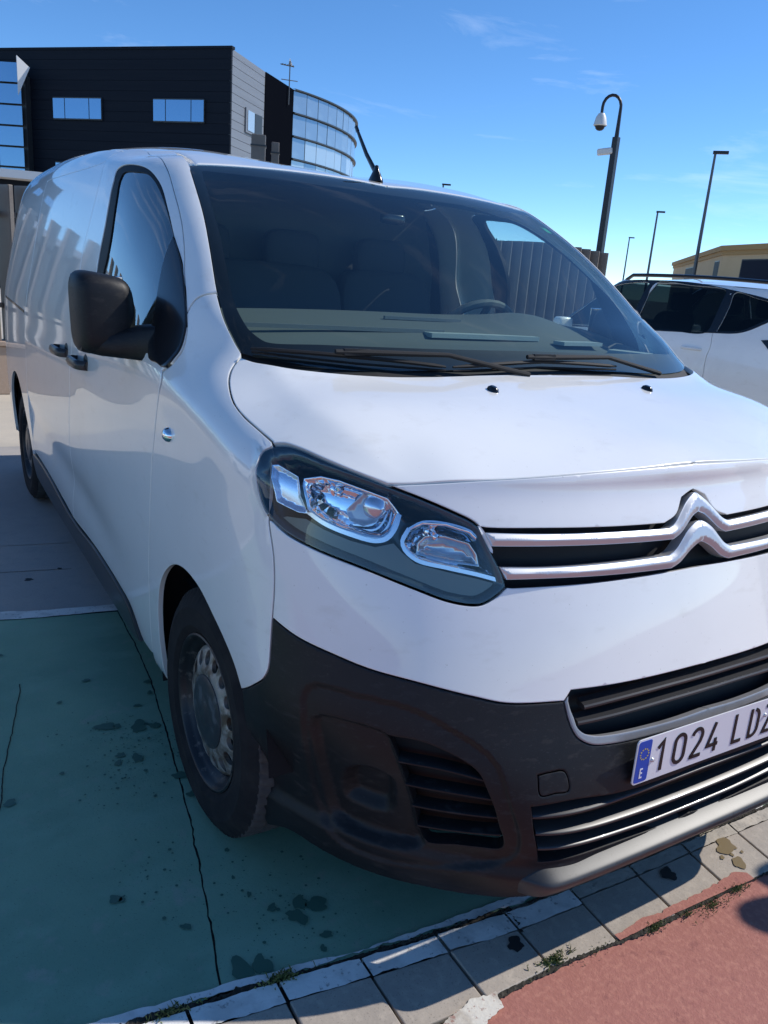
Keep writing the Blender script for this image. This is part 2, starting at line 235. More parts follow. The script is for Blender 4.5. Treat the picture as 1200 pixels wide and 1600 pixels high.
# ---------------------------------------------------------------- materials
M = {}
def rgb(h): return tuple(((int(h[i:i+2],16)/255)**2.2) for i in (0,2,4))+(1,)
def mat(name, col, rough=.5, metal=0, coat=0, spec=.5, noise=None, bump=None, ramp=None, trans=0, ior=1.45, emit=None, layers=()):
    """layers: (scale, detail, lo, hi, colour, strength[, stretch]) noise masks that mix a second colour in"""
    m = bpy.data.materials.new(name); m.use_nodes = True; nt = m.node_tree; b = nt.nodes['Principled BSDF']
    b.inputs['Base Color'].default_value = (*col[:3], 1); b.inputs['Roughness'].default_value = rough; b.inputs['Metallic'].default_value = metal
    b.inputs['Coat Weight'].default_value = coat; b.inputs['Coat Roughness'].default_value = .03; b.inputs['Specular IOR Level'].default_value = spec
    b.inputs['Transmission Weight'].default_value = trans; b.inputs['IOR'].default_value = ior
    tc = nt.nodes.new('ShaderNodeTexCoord'); last = None
    for L in layers:
        sc, det, lo, hi, c2, st = L[:6]; stretch = L[6] if len(L) > 6 else (1,1,1); rvar = L[7] if len(L) > 7 else None
        mp = nt.nodes.new('ShaderNodeMapping'); mp.inputs['Scale'].default_value = stretch; nt.links.new(tc.outputs['Object'], mp.inputs[0])
        mp.inputs['Location'].default_value = (sc*.37, sc*.11, 3.1)
        n = nt.nodes.new('ShaderNodeTexNoise'); n.inputs['Scale'].default_value = sc; n.inputs['Detail'].default_value = det; n.inputs['Roughness'].default_value = .6
        nt.links.new(mp.outputs[0], n.inputs['Vector'])
        mr = nt.nodes.new('ShaderNodeMapRange'); mr.inputs['From Min'].default_value = lo; mr.inputs['From Max'].default_value = hi; mr.inputs['To Max'].default_value = st
        nt.links.new(n.outputs[0], mr.inputs[0])
        mx = nt.nodes.new('ShaderNodeMix'); mx.data_type = 'RGBA'; nt.links.new(mr.outputs[0], mx.inputs['Factor'])
        if last is None: mx.inputs[6].default_value = (*col[:3], 1)
        else: nt.links.new(last, mx.inputs[6])
        mx.inputs[7].default_value = (*c2[:3], 1); last = mx.outputs[2]
        if rvar is not None:
            rr = nt.nodes.new('ShaderNodeMapRange'); rr.inputs['From Max'].default_value = max(st,.01); rr.inputs['To Min'].default_value = rough; rr.inputs['To Max'].default_value = rvar
            nt.links.new(mr.outputs[0], rr.inputs[0]); nt.links.new(rr.outputs[0], b.inputs['Roughness'])
    if last is not None: nt.links.new(last, b.inputs['Base Color'])
    if bump:
        prev = None
        for (sc, det, st, dist) in (bump if isinstance(bump, list) else [bump]):
            n = nt.nodes.new('ShaderNodeTexNoise'); n.inputs['Scale'].default_value = sc; n.inputs['Detail'].default_value = det; nt.links.new(tc.outputs['Object'], n.inputs['Vector'])
            bp = nt.nodes.new('ShaderNodeBump'); bp.inputs['Strength'].default_value = st; bp.inputs['Distance'].default_value = dist
            nt.links.new(n.outputs[0], bp.inputs['Height'])
            if prev: nt.links.new(prev, bp.inputs['Normal'])
            prev = bp.outputs[0]
        nt.links.new(prev, b.inputs['Normal'])
    if emit: b.inputs['Emission Color'].default_value = (*emit[:3],1); b.inputs['Emission Strength'].default_value = emit[3]
    M[name] = m; return m
def glassmat(name, tint, refl=1.0, rough=0.0, tw=0):
    """thin pane: fresnel mix of a clear tinted pane and a mirror reflection"""
    m = bpy.data.materials.new(name); m.use_nodes = True; nt = m.node_tree; nt.nodes.clear()
    o = nt.nodes.new('ShaderNodeOutputMaterial'); t = nt.nodes.new('ShaderNodeBsdfTransparent'); t.inputs[0].default_value = (*tint, 1)
    g = nt.nodes.new('ShaderNodeBsdfGlossy'); g.inputs['Roughness'].default_value = rough; g.inputs[0].default_value = (1, 1, 1, 1)
    f = nt.nodes.new('ShaderNodeFresnel'); gm = nt.nodes.new('ShaderNodeNewGeometry'); io = nt.nodes.new('ShaderNodeMapRange'); io.inputs['To Min'].default_value = 1.52; io.inputs['To Max'].default_value = 1/1.52; nt.links.new(gm.outputs['Backfacing'], io.inputs[0]); nt.links.new(io.outputs[0], f.inputs[0])
    k = nt.nodes.new('ShaderNodeMath'); k.operation = 'MULTIPLY_ADD'; k.inputs[1].default_value = refl; k.inputs[2].default_value = tw; k.use_clamp = True
    x = nt.nodes.new('ShaderNodeMixShader'); nt.links.new(f.outputs[0], k.inputs[0]); nt.links.new(k.outputs[0], x.inputs[0])
    nt.links.new(t.outputs[0], x.inputs[1]); nt.links.new(g.outputs[0], x.inputs[2])
    nt.links.new(x.outputs[0], o.inputs[0]); M[name] = m; return m
mat('white_paint', (.86,.85,.82), .30, coat=1, spec=.5, layers=((3,4,.45,.75,(.74,.73,.70),.4),(150,2,.72,.75,(.40,.37,.32),.45),(9,7,.58,.72,(.66,.63,.57),.35,(1,1,2.5))), bump=(2.2,1,.05,.01))
mat('black_plastic', (.007,.008,.010), .48, spec=.38, layers=((5,5,.42,.66,(.011,.011,.013),1,(1,1,1),.55),(26,8,.56,.64,(.025,.025,.026),.7,(1,1,2.6),.6),(90,4,.62,.72,(.05,.049,.048),.5,(1,1,3))), bump=[(7,3,.05,.004),(700,2,.22,.0012)])
mat('smooth_black', (.008,.008,.010), .22, coat=.3)
mat('matt_black', (.008,.008,.009), .7)
mat('border_black', (.004,.004,.005), .55, spec=.25)
mat('dark_shell', (.006,.006,.007), .9)
mat('rubber', (.013,.013,.015), .85, spec=.3, layers=((14,4,.45,.7,(.03,.028,.027),.7),), bump=(220,3,.2,.002))
mat('tread_dust', (.055,.053,.052), .9, layers=((30,4,.45,.7,(.09,.085,.08),.7),), bump=(160,3,.3,.002))
mat('steel_dark', (.02,.021,.024), .38, metal=.2, layers=((30,5,.55,.68,(.18,.16,.14),.6),))
mat('steel_rim', (.33,.31,.28), .42, metal=.35, layers=((16,7,.44,.60,(.10,.07,.045),.9),(45,5,.55,.7,(.5,.48,.45),.6)), bump=(60,4,.25,.003))
mat('cap_grey', (.030,.034,.040), .38, layers=((22,4,.52,.6,(.12,.13,.14),.6),))
mat('silver', (.60,.61,.63), .38, metal=.6)
mat('trim_grey', (.30,.30,.31), .34, metal=.3, layers=((20,4,.5,.7,(.22,.22,.22),.5),))
mat('slat_grey', (.028,.028,.030), .34, coat=.15)
mat('lip_grey', (.032,.034,.037), .42, spec=.5, layers=((8,5,.45,.7,(.075,.075,.075),.6),(90,3,.6,.68,(.02,.02,.02),.7)))
mat('chrome', (.85,.87,.9), .07, metal=1)
mat('chrome_soft', (.62,.68,.78), .16, metal=.9)
mat('lamp_dark', (.022,.050,.068), .22, coat=.6, metal=.35)
mat('lamp_step', (.085,.12,.13), .30, metal=.45)
mat('lamp_chrome', (.82,.86,.92), .07, metal=1, bump=[(30,1,.10,.006)])
mat('lamp_plate', (.66,.74,.86), .22, metal=.8)
mat('lamp_frost', (.42,.48,.54), .22, metal=.5)
mat('indicator', (.50,.54,.58), .18, metal=.8)
mat('cabin_dark', (.075,.085,.080), .75, bump=(180,3,.2,.002))
mat('cabin_grey', (.12,.13,.13), .7)
mat('cabin_pale', (.30,.33,.31), .6)
mat('seat_cloth', (.055,.06,.065), .9)
mat('plate_white', (.74,.75,.78), .25, coat=.5)
mat('plate_black', (.012,.012,.014), .4)
mat('plate_blue', (.01,.07,.42), .35)
mat('yellow', (.7,.55,.05), .4)
mat('red_ink', (.4,.03,.03), .5)
mat('sticker_green', (.02,.30,.14), .5)
glassmat('windscreen_glass', (.80,.93,.91), refl=1.0, tw=.0)
glassmat('side_glass', (.80,.88,.86), refl=1.5, tw=.05)
glassmat('lamp_glass', (.97,.98,.99), refl=1.0, tw=.0)
# ---------------------------------------------------------------- object helpers
def put(name, me, parent=None, m=None, label=None):
    o = bpy.data.objects.new(name, me); COL.objects.link(o)
    if m is not None and not me.materials: me.materials.append(M[m] if isinstance(m, str) else m)
    if parent is not None: o.parent = parent
    if label: o['label'] = label
    return o
def thing(name, label, cat, loc=(0,0,0), rz=0, group=None):
    o = bpy.data.objects.new(name, None); COL.objects.link(o); o.location = loc; o.rotation_euler = (0,0,rz); o.empty_display_size = .2
    return tag(o, label, cat, group)
def tag(o, label=None, cat=None, group=None, kind=None):
    if label: o['label'] = label
    if cat: o['category'] = cat
    if group: o['group'] = group
    if kind: o['kind'] = kind
    return o
def mesh(name, V, F, smooth=False):
    me = bpy.data.meshes.new(name); me.from_pydata([tuple(map(float, v)) for v in V], [], [tuple(map(int, f)) for f in F])
    if smooth: me.shade_smooth()
    me.update(); return me
class MB:
    def __init__(s): s.V = []; s.F = []; s.S = []
    def add(s, V, F, smooth=False):
        n = len(s.V); s.V += [tuple(v) for v in V]; s.F += [tuple(i+n for i in f) for f in F]; s.S += [smooth]*len(F); return s
    def box(s, c, d, rz=0, taper=1):
        cx, cy, cz = c; dx, dy, dz = d[0]/2, d[1]/2, d[2]/2; V = []
        for k, z in enumerate((-dz, dz)):
            t = taper if k else 1
            for x, y in ((-dx,-dy),(dx,-dy),(dx,dy),(-dx,dy)):
                x, y = x*t, y*t; V.append((cx+x*math.cos(rz)-y*math.sin(rz), cy+x*math.sin(rz)+y*math.cos(rz), cz+z))
        return s.add(V, [(3,2,1,0),(4,5,6,7),(0,1,5,4),(1,2,6,5),(2,3,7,6),(3,0,4,7)])
    def hexa(s, P): return s.add(P, [(3,2,1,0),(4,5,6,7),(0,1,5,4),(1,2,6,5),(2,3,7,6),(3,0,4,7)])
    def tube(s, pts, rad, n=10, caps=True):
        pts = [Vector(p) for p in pts]; V = []; N = len(pts)
        if not isinstance(rad, (list, tuple)): rad = [rad]*N
        up = Vector((0,0,1)); t0 = (pts[1]-pts[0]).normalized()
        if abs(t0.z) > .9: up = Vector((0,1,0))
        a = t0.cross(up).normalized()
        for i, p in enumerate(pts):
            t = (pts[min(i+1,N-1)]-pts[max(i-1,0)]).normalized(); a = (a-t*a.dot(t)).normalized(); b = t.cross(a)
            for k in range(n):
                q = 2*math.pi*k/n; V.append(p+(a*math.cos(q)+b*math.sin(q))*rad[i])
        F = [(i*n+k, i*n+(k+1)%n, (i+1)*n+(k+1)%n, (i+1)*n+k) for i in range(N-1) for k in range(n)]
        s.add(V, F, True)
        if caps: s.add([V[k] for k in range(n)], [tuple(range(n))[::-1]]); s.add([V[(N-1)*n+k] for k in range(n)], [tuple(range(n))])
        return s
    def lathe(s, prof, axis='x', n=48, c=(0,0,0)):
        """prof: (radius, axial) pairs"""
        V = []
        for r, h in prof:
            for k in range(n):
                q = 2*math.pi*k/n; a, b = r*math.cos(q), r*math.sin(q)
                V.append((c[0]+h, c[1]+a, c[2]+b) if axis == 'x' else (c[0]+a, c[1]+b, c[2]+h) if axis == 'z' else (c[0]+a, c[1]+h, c[2]+b))
        F = [(i*n+k, i*n+(k+1)%n, (i+1)*n+(k+1)%n, (i+1)*n+k) for i in range(len(prof)-1) for k in range(n)]
        return s.add(V, F, True)
    def build(s, name, m, parent=None, label=None, sharp=35, bevel=0):
        me = mesh(name, s.V, s.F); me.polygons.foreach_set('use_smooth', s.S); 
        if any(s.S):
            try: me.set_sharp_from_angle(angle=math.radians(sharp))
            except Exception: pass
        o = put(name, me, parent, m, label)
        if bevel:
            b = o.modifiers.new('bevel', 'BEVEL'); b.width = bevel; b.segments = 2; b.limit_method = 'ANGLE'; b.angle_limit = math.radians(40)
        return o
def mirrored(o, parent, name=None):
    """the same part on the other flank: a copy with its own mesh mirrored in x"""
    me = o.data.copy(); n = len(me.vertices); co = np.empty(n*3); me.vertices.foreach_get('co', co); co[0::3] *= -1
    nr = CN.get(o.data.name)
    me.vertices.foreach_set('co', co); me.flip_normals()
    c = bpy.data.objects.new(name or o.name.split('.')[0], me); COL.objects.link(c); c.parent = parent
    for md in o.modifiers:
        d = c.modifiers.new(md.name, md.type)
        for a in ('width','segments','limit_method','angle_limit','levels','render_levels'):
            if hasattr(md, a):
                try: setattr(d, a, getattr(md, a))
                except Exception: pass
    if nr is not None:
        nn = nr.copy(); nn[:,0] *= -1; me.normals_split_custom_set_from_vertices(nn.tolist())
    me.update(); return c
CN = {}
# ---------------------------------------------------------------- trimmed patches of the body surfaces
AS = Surf(bodynet(), .8)
_u = np.linspace(0, AS.nu-1, 401); _s = np.concatenate([[0], np.cumsum(np.linalg.norm(np.diff(AS.ev(_u, np.full(401, 7.0)), axis=0), axis=1))])
_v = np.linspace(0, AS.nv-1, 401); _t = np.concatenate([[0], np.cumsum(np.linalg.norm(np.diff(AS.ev(np.full(401, 11.0), _v), axis=0), axis=1))])
class Chart:
    def ch(s, uv): uv = np.asarray(uv, float); return np.stack([np.interp(uv[:,0], _u, _s), np.interp(uv[:,1], _v, _t)], 1)
    def uv(s, st): return np.interp(st[:,0], _s, _u), np.interp(st[:,1], _t, _v)
    def ev(s, st): return AS.ev(*s.uv(st))
    def nrm(s, st):
        e = 2e-3; P = s.ev(st+[e,0])-s.ev(st-[e,0]); Q = s.ev(st+[0,e])-s.ev(st-[0,e])
        st0 = np.maximum(st, [e, 0]); P = s.ev(st0+[e,0])-s.ev(st0-[e,0])
        n = -np.cross(P, Q); n = n/np.linalg.norm(n, axis=1, keepdims=True)
        return n
class ChartH(Chart):
    def __init__(s, h): s.h = h
    def ch(s, xy): return np.abs(np.asarray(xy, float)[:,:2])*[1,0]+np.asarray(xy, float)[:,:2]*[0,1]
    def ev(s, st): return s.h.ev(-st[:,0], st[:,1])
    def nrm(s, st):
        n = s.h.nrm(-st[:,0], st[:,1]); z = st[:,0] < 1e-6; n[z,0] = 0; return n/np.linalg.norm(n, axis=1, keepdims=True)
CA = Chart()
HB = HF(.95, -.8, .1, 12, 12, np.array(HOODC)); CH = ChartH(HB)
RB = HF(.8, .6, 4.1, 9, 16, np.array(ROOFC)); CR = ChartH(RB)
def cr(P, step=.012):
    """Catmull-Rom through the points of one edge, resampled"""
    P = np.asarray(P, float)
    if len(P) < 3: 
        n = max(2, int(np.linalg.norm(P[1]-P[0])/step)+1); return P[0]+(P[1]-P[0])*np.linspace(0,1,n)[:,None]
    Q = np.concatenate([[2*P[0]-P[1]], P, [2*P[-1]-P[-2]]]); out = []
    for i in range(len(P)-1):
        p0,p1,p2,p3 = Q[i:i+4]; n = max(2, int(np.linalg.norm(p2-p1)/step)+1)
        for k in range(n):
            t = k/n
            a = max(np.linalg.norm(p1-p0),1e-6)**.5; b = max(np.linalg.norm(p2-p1),1e-6)**.5; c = max(np.linalg.norm(p3-p2),1e-6)**.5
            m1 = ((p1-p0)/a-(p2-p0)/(a+b)+(p2-p1)/b)*b; m2 = ((p2-p1)/b-(p3-p1)/(b+c)+(p3-p2)/c)*b
            out.append((2*t**3-3*t**2+1)*p1+(t**3-2*t**2+t)*m1+(-2*t**3+3*t**2)*p2+(t**3-t**2)*m2)
    out.append(P[-1]); return np.array(out)
def E(ch, *segs, step=.012, closed=True):
    """closed outline from edges: a trace name ('-name' reversed) or a list of points in the surface's own coordinates"""
    out = []
    for s in segs:
        if isinstance(s, str):
            r = s[0] == '-'; P = UV[s.lstrip('-')]; P = P[::-1] if r else P
            if ch is not CA: P = AS.ev(*np.array(P).T)
        else: P = s
        p = cr(ch.ch(P), step)
        if len(out) and np.linalg.norm(out[-1]-p[0]) < .004: p = p[1:]
        out += list(p)
    out = np.array(out)
    if closed and np.linalg.norm(out[0]-out[-1]) < .004: out = out[:-1]
    keep = [0]
    for i in range(1, len(out)):
        if np.linalg.norm(out[i]-out[keep[-1]]) > .003: keep.append(i)
    return out[keep]
def area(P): return .5*np.sum(P[:,0]*np.roll(P[:,1],-1)-np.roll(P[:,0],-1)*P[:,1])
def inset(P, d):
    if area(P) < 0: P = P[::-1]
    a = np.roll(P,1,0); b = np.roll(P,-1,0)
    e1 = P-a; e1 /= np.linalg.norm(e1,axis=1,keepdims=True)+1e-12; e2 = b-P; e2 /= np.linalg.norm(e2,axis=1,keepdims=True)+1e-12
    ax = (np.abs(P[:,0]) < 1e-6); c1 = ax & (np.abs(a[:,0]) < 1e-6); c2 = ax & (np.abs(b[:,0]) < 1e-6)
    n1 = np.stack([-e1[:,1], e1[:,0]],1); n2 = np.stack([-e2[:,1], e2[:,0]],1)
    n1[c1] = n2[c1]; n2[c2] = n1[c2]
    both = c1 & c2; n1[both] = 0; n2[both] = 0
    m = n1+n2; L = np.linalg.norm(m,axis=1,keepdims=True); k = np.clip(2/np.maximum(L**2,1e-6),0,1.6)*1.0
    off = np.where(L > 1e-6, m*np.minimum(k, 1.6), 0)*d
    Q = P+off; Q[ax & (c1|c2), 0] = 0
    return Q
def inpoly(P, X):
    r = np.zeros(len(X), bool); a = P; b = np.roll(P,-1,0)
    for (x1,y1),(x2,y2) in zip(a,b):
        c = (y1 > X[:,1]) != (y2 > X[:,1])
        with np.errstate(divide='ignore', invalid='ignore'): r ^= c & (X[:,0] < (x2-x1)*(X[:,1]-y1)/(y2-y1)+x1)
    return r
def pdist(P, X, closed=True):
    a = P if closed else P[:-1]; b = np.roll(P,-1,0) if closed else P[1:]; d = np.full(len(X), 1e9)
    for p, q in zip(a,b):
        e = q-p; L = (e@e)+1e-12; t = np.clip(((X-p)@e)/L,0,1); d = np.minimum(d, np.linalg.norm(X-(p+t[:,None]*e),axis=1))
    return d
def sdist(P, X): return np.where(inpoly(P,X),1,-1)*pdist(P,X)
def tri2d(outer, holes, h, rings=(.0025,)):
    V = []; Ed = []
    loops = []
    for P in [outer]+holes:
        n = len(V); V += list(P); k = len(P); Ed += [(n+i, n+(i+1)%k) for i in range(k)]; loops.append((n,k))
    B = np.array(V); nb = len(B); extra = []
    for r in rings:
        extra += list(inset(outer, r))
        for Hh in holes:
            q = Hh if area(Hh) > 0 else Hh[::-1]; extra += list(inset(q, -r))
    x0,y0 = outer.min(0); x1,y1 = outer.max(0); g = []
    j = 0
    for y in np.arange(y0, y1, h*.87):
        xs = np.arange(x0+(h/2 if j%2 else 0), x1, h); g.append(np.stack([xs, np.full(len(xs), y)],1)); j += 1
    if x0 < 1e-6 :
        pass
    g = np.concatenate(g) if g else np.zeros((0,2))
    def ok(X, dmin):
        m = inpoly(outer,X) & (pdist(outer,X) > dmin)
        for Hh in holes: m &= ~inpoly(Hh,X) & (pdist(Hh,X) > dmin)
        return m
    g = g[ok(g, h*.45)]
    ex = np.array(extra) if extra else np.zeros((0,2))
    if len(ex):
        m = inpoly(outer,ex) & (pdist(outer,ex) > rings[0]*.6)
        for Hh in holes: m &= ~inpoly(Hh,ex)
        ex = ex[m]
    X = np.concatenate([B, ex, g])
    r = delaunay_2d_cdt([Vector(p) for p in X], Ed, [], 0, 1e-7)
    W = np.array([tuple(v) for v in r[0]]); F = np.array([f for f in r[2] if len(f) == 3])
    c = W[F].mean(1); m = inpoly(outer,c)
    for Hh in holes: m &= ~inpoly(Hh,c)
    F = F[m]
    orig = {}
    for i,o in enumerate(r[3]):
        for k in o: orig[k] = i
    return W, F, [[orig[n+i] for i in range(k) if n+i in orig] for n,k in loops]
def patch(name, ch, outer, mt, parent, holes=(), h=.03, gap=.002, off=0, disp=None, thick=.014, both='mirror', sub=None, label=None, roll=.0012, rings=(.0025,)):
    """a panel cut out of a body surface: trimmed outline, rolled edge, flange turned inwards.
    both: 'mirror' = returns left + right copy, 'joined' = one mesh across the centre line, 'one' = camera side only"""
    outer = inset(outer, gap) if gap else (outer if area(outer) > 0 else outer[::-1])
    holes = [inset(q if area(q) > 0 else q[::-1], -gap) if gap else q for q in holes]
    W, F, loops = tri2d(outer, list(holes), h, rings)
    used = np.unique(F); 
    def S(st):
        P = ch.ev(st); n = ch.nrm(st); d = np.full(len(st), float(off))
        if disp is not None: d = d+disp(st)
        return P+n*d[:,None]
    P = S(W); N = ch.nrm(W)
    if disp is not None:
        e = 1e-3; a = S(W+[e,0])-S(np.maximum(W-[e,0],[0,-9])); b = S(W+[0,e])-S(W-[0,e]); N2 = np.cross(a,b); N2 /= np.linalg.norm(N2,axis=1,keepdims=True)+1e-12
        sg = np.sign((N2*N).sum(1,keepdims=True)); N = N2*np.where(sg==0,1,sg)
    onax = np.abs(W[:,0]) < 1e-5; N[onax,0] = 0 if both == 'joined' else N[onax,0]; N /= np.linalg.norm(N,axis=1,keepdims=True)
    # orient faces
    T = P[F]; fn = np.cross(T[:,1]-T[:,0], T[:,2]-T[:,0]); s = (fn*N[F[:,0]]).sum(1) < 0; F[s] = F[s][:,::-1]
    V = list(P); NN = list(N); FF = [tuple(f) for f in F]
    nbase = ch.nrm(W)
    for li, L in enumerate(loops):
        k = len(L); idx = np.array(L)
        if k < 3: continue
        p = P[idx]; nb = nbase[idx]; tg = np.roll(p,-1,0)-np.roll(p,1,0); tg /= np.linalg.norm(tg,axis=1,keepdims=True)+1e-12
        out = np.cross(tg, nb); 
        # outward from the material
        cen = S((inset(outer if li == 0 else holes[li-1], .004 if li == 0 else -.004))) if False else None
        A0 = area(W[idx]); base = np.cross(tg[0], nb[0])
        # test with a chart step
        tt = W[np.roll(idx,-1)]-W[np.roll(idx,1)]; nn2 = np.stack([tt[:,1], -tt[:,0]],1); nn2 /= np.linalg.norm(nn2,axis=1,keepdims=True)+1e-12
        if A0 < 0: nn2 = -nn2
        if li: nn2 = -nn2
        q = ch.ev(W[idx]+nn2*.004)-ch.ev(W[idx]); sg = np.sign((out*q).sum(1,keepdims=True)); out = out*np.where(sg==0,1,sg)
        if roll: 
            for j,i in enumerate(idx):
                if both == 'joined' and onax[i]: continue
                V[i] = V[i]-nb[j]*roll; NN[i] = NN[i]*.85+out[j]*.45; NN[i] = NN[i]/np.linalg.norm(NN[i])
        if thick:
            n0 = len(V); a = [V[i] for i in idx]; b = [V[i]-nb[j]*thick-out[j]*.001 for j,i in enumerate(idx)]
            V += a+b; NN += list(out)+list(out)
            for j in range(k):
                j2 = (j+1)%k
                if both == 'joined' and onax[idx[j]] and onax[idx[j2]]: continue
                f = (n0+j, n0+j2, n0+k+j2, n0+k+j); g = np.cross(V[f[1]]-V[f[0]], V[f[2]]-V[f[0]])
                FF.append(f if g@out[j] > 0 else f[::-1])
    V = np.array(V); NN = np.array(NN)
    if both == 'joined':
        V[:len(W)][onax,0] = 0
        n = len(V); V2 = V*[-1,1,1]; N2 = NN*[-1,1,1]; mp = np.arange(n)+n; ia = np.where(onax)[0]; mp[ia] = ia
        FF = FF+[tuple(mp[i] for i in f)[::-1] for f in FF]; V = np.concatenate([V,V2]); NN = np.concatenate([NN,N2])
    me = mesh(name, V, FF, True); me.normals_split_custom_set_from_vertices(NN.tolist()); CN[me.name] = NN
    o = put(name, me, parent, mt, label)
    if both == 'mirror': return o, mirrored(o, parent if sub is None else sub, name)
    return o
def uvyz(y, z, u0=10., v0=8.):
    """surface coordinates of the flank point at (y, z)"""
    u, v = u0, v0
    for _ in range(40):
        p = AS.ev(u,v); e = 1e-4; a = (AS.ev(u+e,v)-p)[1:]/e; b = (AS.ev(u,v+e)-p)[1:]/e
        d = np.linalg.solve(np.stack([a,b],1), np.array([y,z])-p[1:]); m = np.abs(d).max(); d *= min(1,1/m) if m > 0 else 1
        u = float(np.clip(u+d[0],0,AS.nu-1)); v = float(np.clip(v+d[1],0,AS.nv-1))
        if m < 1e-7: break
    return (u, v)
def uvxz(x, z, u0=2., v0=6.):
    u, v = u0, v0
    for _ in range(40):
        p = AS.ev(u,v); e = 1e-4; a = (AS.ev(u+e,v)-p)[[0,2]]/e; b = (AS.ev(u,v+e)-p)[[0,2]]/e
        d = np.linalg.solve(np.stack([a,b],1), np.array([-x,z])-p[[0,2]]); m = np.abs(d).max(); d *= min(1,1/m) if m > 0 else 1
        u = float(np.clip(u+d[0],0,AS.nu-1)); v = float(np.clip(v+d[1],0,AS.nv-1))
        if m < 1e-7: break
    return (u, v)
def sm(x): x = np.clip(x,0,1); return x*x*(3-2*x)
def vat(u, z):
    """v of the point with height z on the line u"""
    vs = np.linspace(0, AS.nv-1, 600); zz = AS.ev(np.full(600,u), vs)[:,2]; return float(np.interp(z, zz, vs))
# ================================================================ SETTING
mat('concrete', (.58,.51,.41), .85, layers=((.7,5,.35,.7,(.30,.28,.25),.6),(9,6,.45,.7,(.48,.44,.37),.5),(120,3,.6,.7,(.22,.20,.18),.5)), bump=[(90,4,.25,.004)])
mat('grey_slab', (.42,.385,.35), .8, layers=((1.3,5,.4,.65,(.33,.31,.29),.7),(16,6,.5,.7,(.32,.31,.30),.5),(200,2,.62,.7,(.10,.10,.10),.5)), bump=[(110,4,.3,.003)])
mat('green_paint', (.25,.40,.27), .6, layers=((1.1,5,.40,.62,(.16,.29,.20),.8),(3.2,6,.50,.68,(.26,.42,.30),.6,(1,1.6,1)),(22,6,.58,.72,(.29,.34,.27),.5),(5,8,.64,.72,(.37,.37,.32),.55),(300,2,.66,.72,(.02,.045,.04),.6)), bump=[(6,4,.12,.01),(150,4,.28,.0025)])
mat('white_road_paint', (.80,.77,.72), .7, layers=((9,6,.48,.62,(.55,.53,.49),.7),(60,4,.60,.68,(.24,.22,.20),.7)), bump=[(90,5,.4,.003)])
mat('worn_white', (.66,.62,.54), .85, layers=((14,6,.46,.62,(.42,.36,.29),.8),(70,4,.56,.64,(.30,.15,.12),.8)), bump=[(110,4,.5,.003)])
mat('kerb_grey', (.40,.345,.285), .8, layers=((4,5,.4,.65,(.31,.27,.23),.7),(40,5,.5,.7,(.50,.43,.35),.6),(260,2,.62,.7,(.12,.11,.10),.6)), bump=[(120,4,.35,.0025)])
mat('kerb_pale', (.50,.44,.36), .85, layers=((14,6,.4,.65,(.30,.27,.23),.7),(90,4,.56,.7,(.20,.18,.15),.6)), bump=[(70,5,.5,.004)])
mat('red_surface', (.36,.145,.115), .9, layers=((3,5,.4,.65,(.34,.135,.10),.6),(70,4,.48,.70,(.50,.23,.17),.55),(28,3,.62,.72,(.20,.07,.065),.5)), bump=[(130,4,.5,.003),(300,2,.4,.0015)])
mat('soil', (.030,.026,.020), 1, layers=((60,4,.5,.65,(.07,.06,.045),.8),), bump=[(120,4,.8,.004)])
mat('grass', (.10,.13,.035), .8, layers=((20,3,.4,.7,(.22,.20,.08),.8),))
mat('stain_dark', (.06,.14,.10), .45, bump=[(60,3,.1,.001)])
mat('stain_black', (.03,.03,.03), .5)
mat('stain_tan', (.20,.145,.07), .45)
mat('fence_brown', (.17,.145,.125), .45, metal=.2, layers=((3,4,.45,.7,(.12,.09,.075),.6),))
mat('wall_beige', (.42,.31,.23), .9, layers=((2,5,.4,.7,(.33,.25,.19),.7),(40,4,.5,.7,(.5,.39,.30),.4)), bump=[(60,4,.4,.004)])
mat('cladding_black', (.006,.010,.018), .6, spec=.15, layers=((1.2,3,.4,.7,(.010,.014,.022),.6,(.2,.2,6)),))
mat('cladding_joint', (.004,.005,.008), .8, spec=0)
mat('cladding_grey', (.17,.185,.21), .5, metal=0, layers=((.8,3,.4,.7,(.14,.15,.17),.6,(.2,.2,5)),))
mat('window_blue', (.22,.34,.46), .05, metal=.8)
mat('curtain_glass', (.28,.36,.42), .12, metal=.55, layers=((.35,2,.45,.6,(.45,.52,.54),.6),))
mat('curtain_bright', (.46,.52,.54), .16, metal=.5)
mat('frame_dark', (.03,.035,.04), .4)
mat('coping_white', (.66,.66,.66), .6)
mat('render_ochre', (.62,.45,.26), .85, layers=((1,5,.4,.7,(.56,.40,.22),.6),))
mat('render_trim', (.44,.27,.11), .8)
mat('pane_dark', (.012,.018,.035), .5, spec=.05)
mat('pole_black', (.012,.012,.016), .4)
mat('pole_grey', (.10,.11,.12), .45, metal=.3)
mat('camera_white', (.62,.62,.60), .4)
mat('leaf', (.055,.10,.028), .6, layers=((2,3,.35,.65,(.10,.15,.05),.8),))
mat('bark', (.08,.06,.045), .9)
def PB(az, d, z=0.0): a = math.radians(az); return (CAM[0]+d*math.sin(a), CAM[1]+d*math.cos(a), z)
rn = random.Random(3)
def jag(pts, amp, step=.02, seed=1):
    """a ragged edge through the points"""
    r = random.Random(seed); P = cr(np.array(pts), step); t = np.gradient(P, axis=0); t /= np.linalg.norm(t,axis=1,keepdims=True)+1e-9; n = np.stack([-t[:,1],t[:,0]],1)
    w = 0; out = []
    for p, q in zip(P, n): w = .6*w+r.gauss(0, amp); out.append(tuple(p+q*w))
    return out
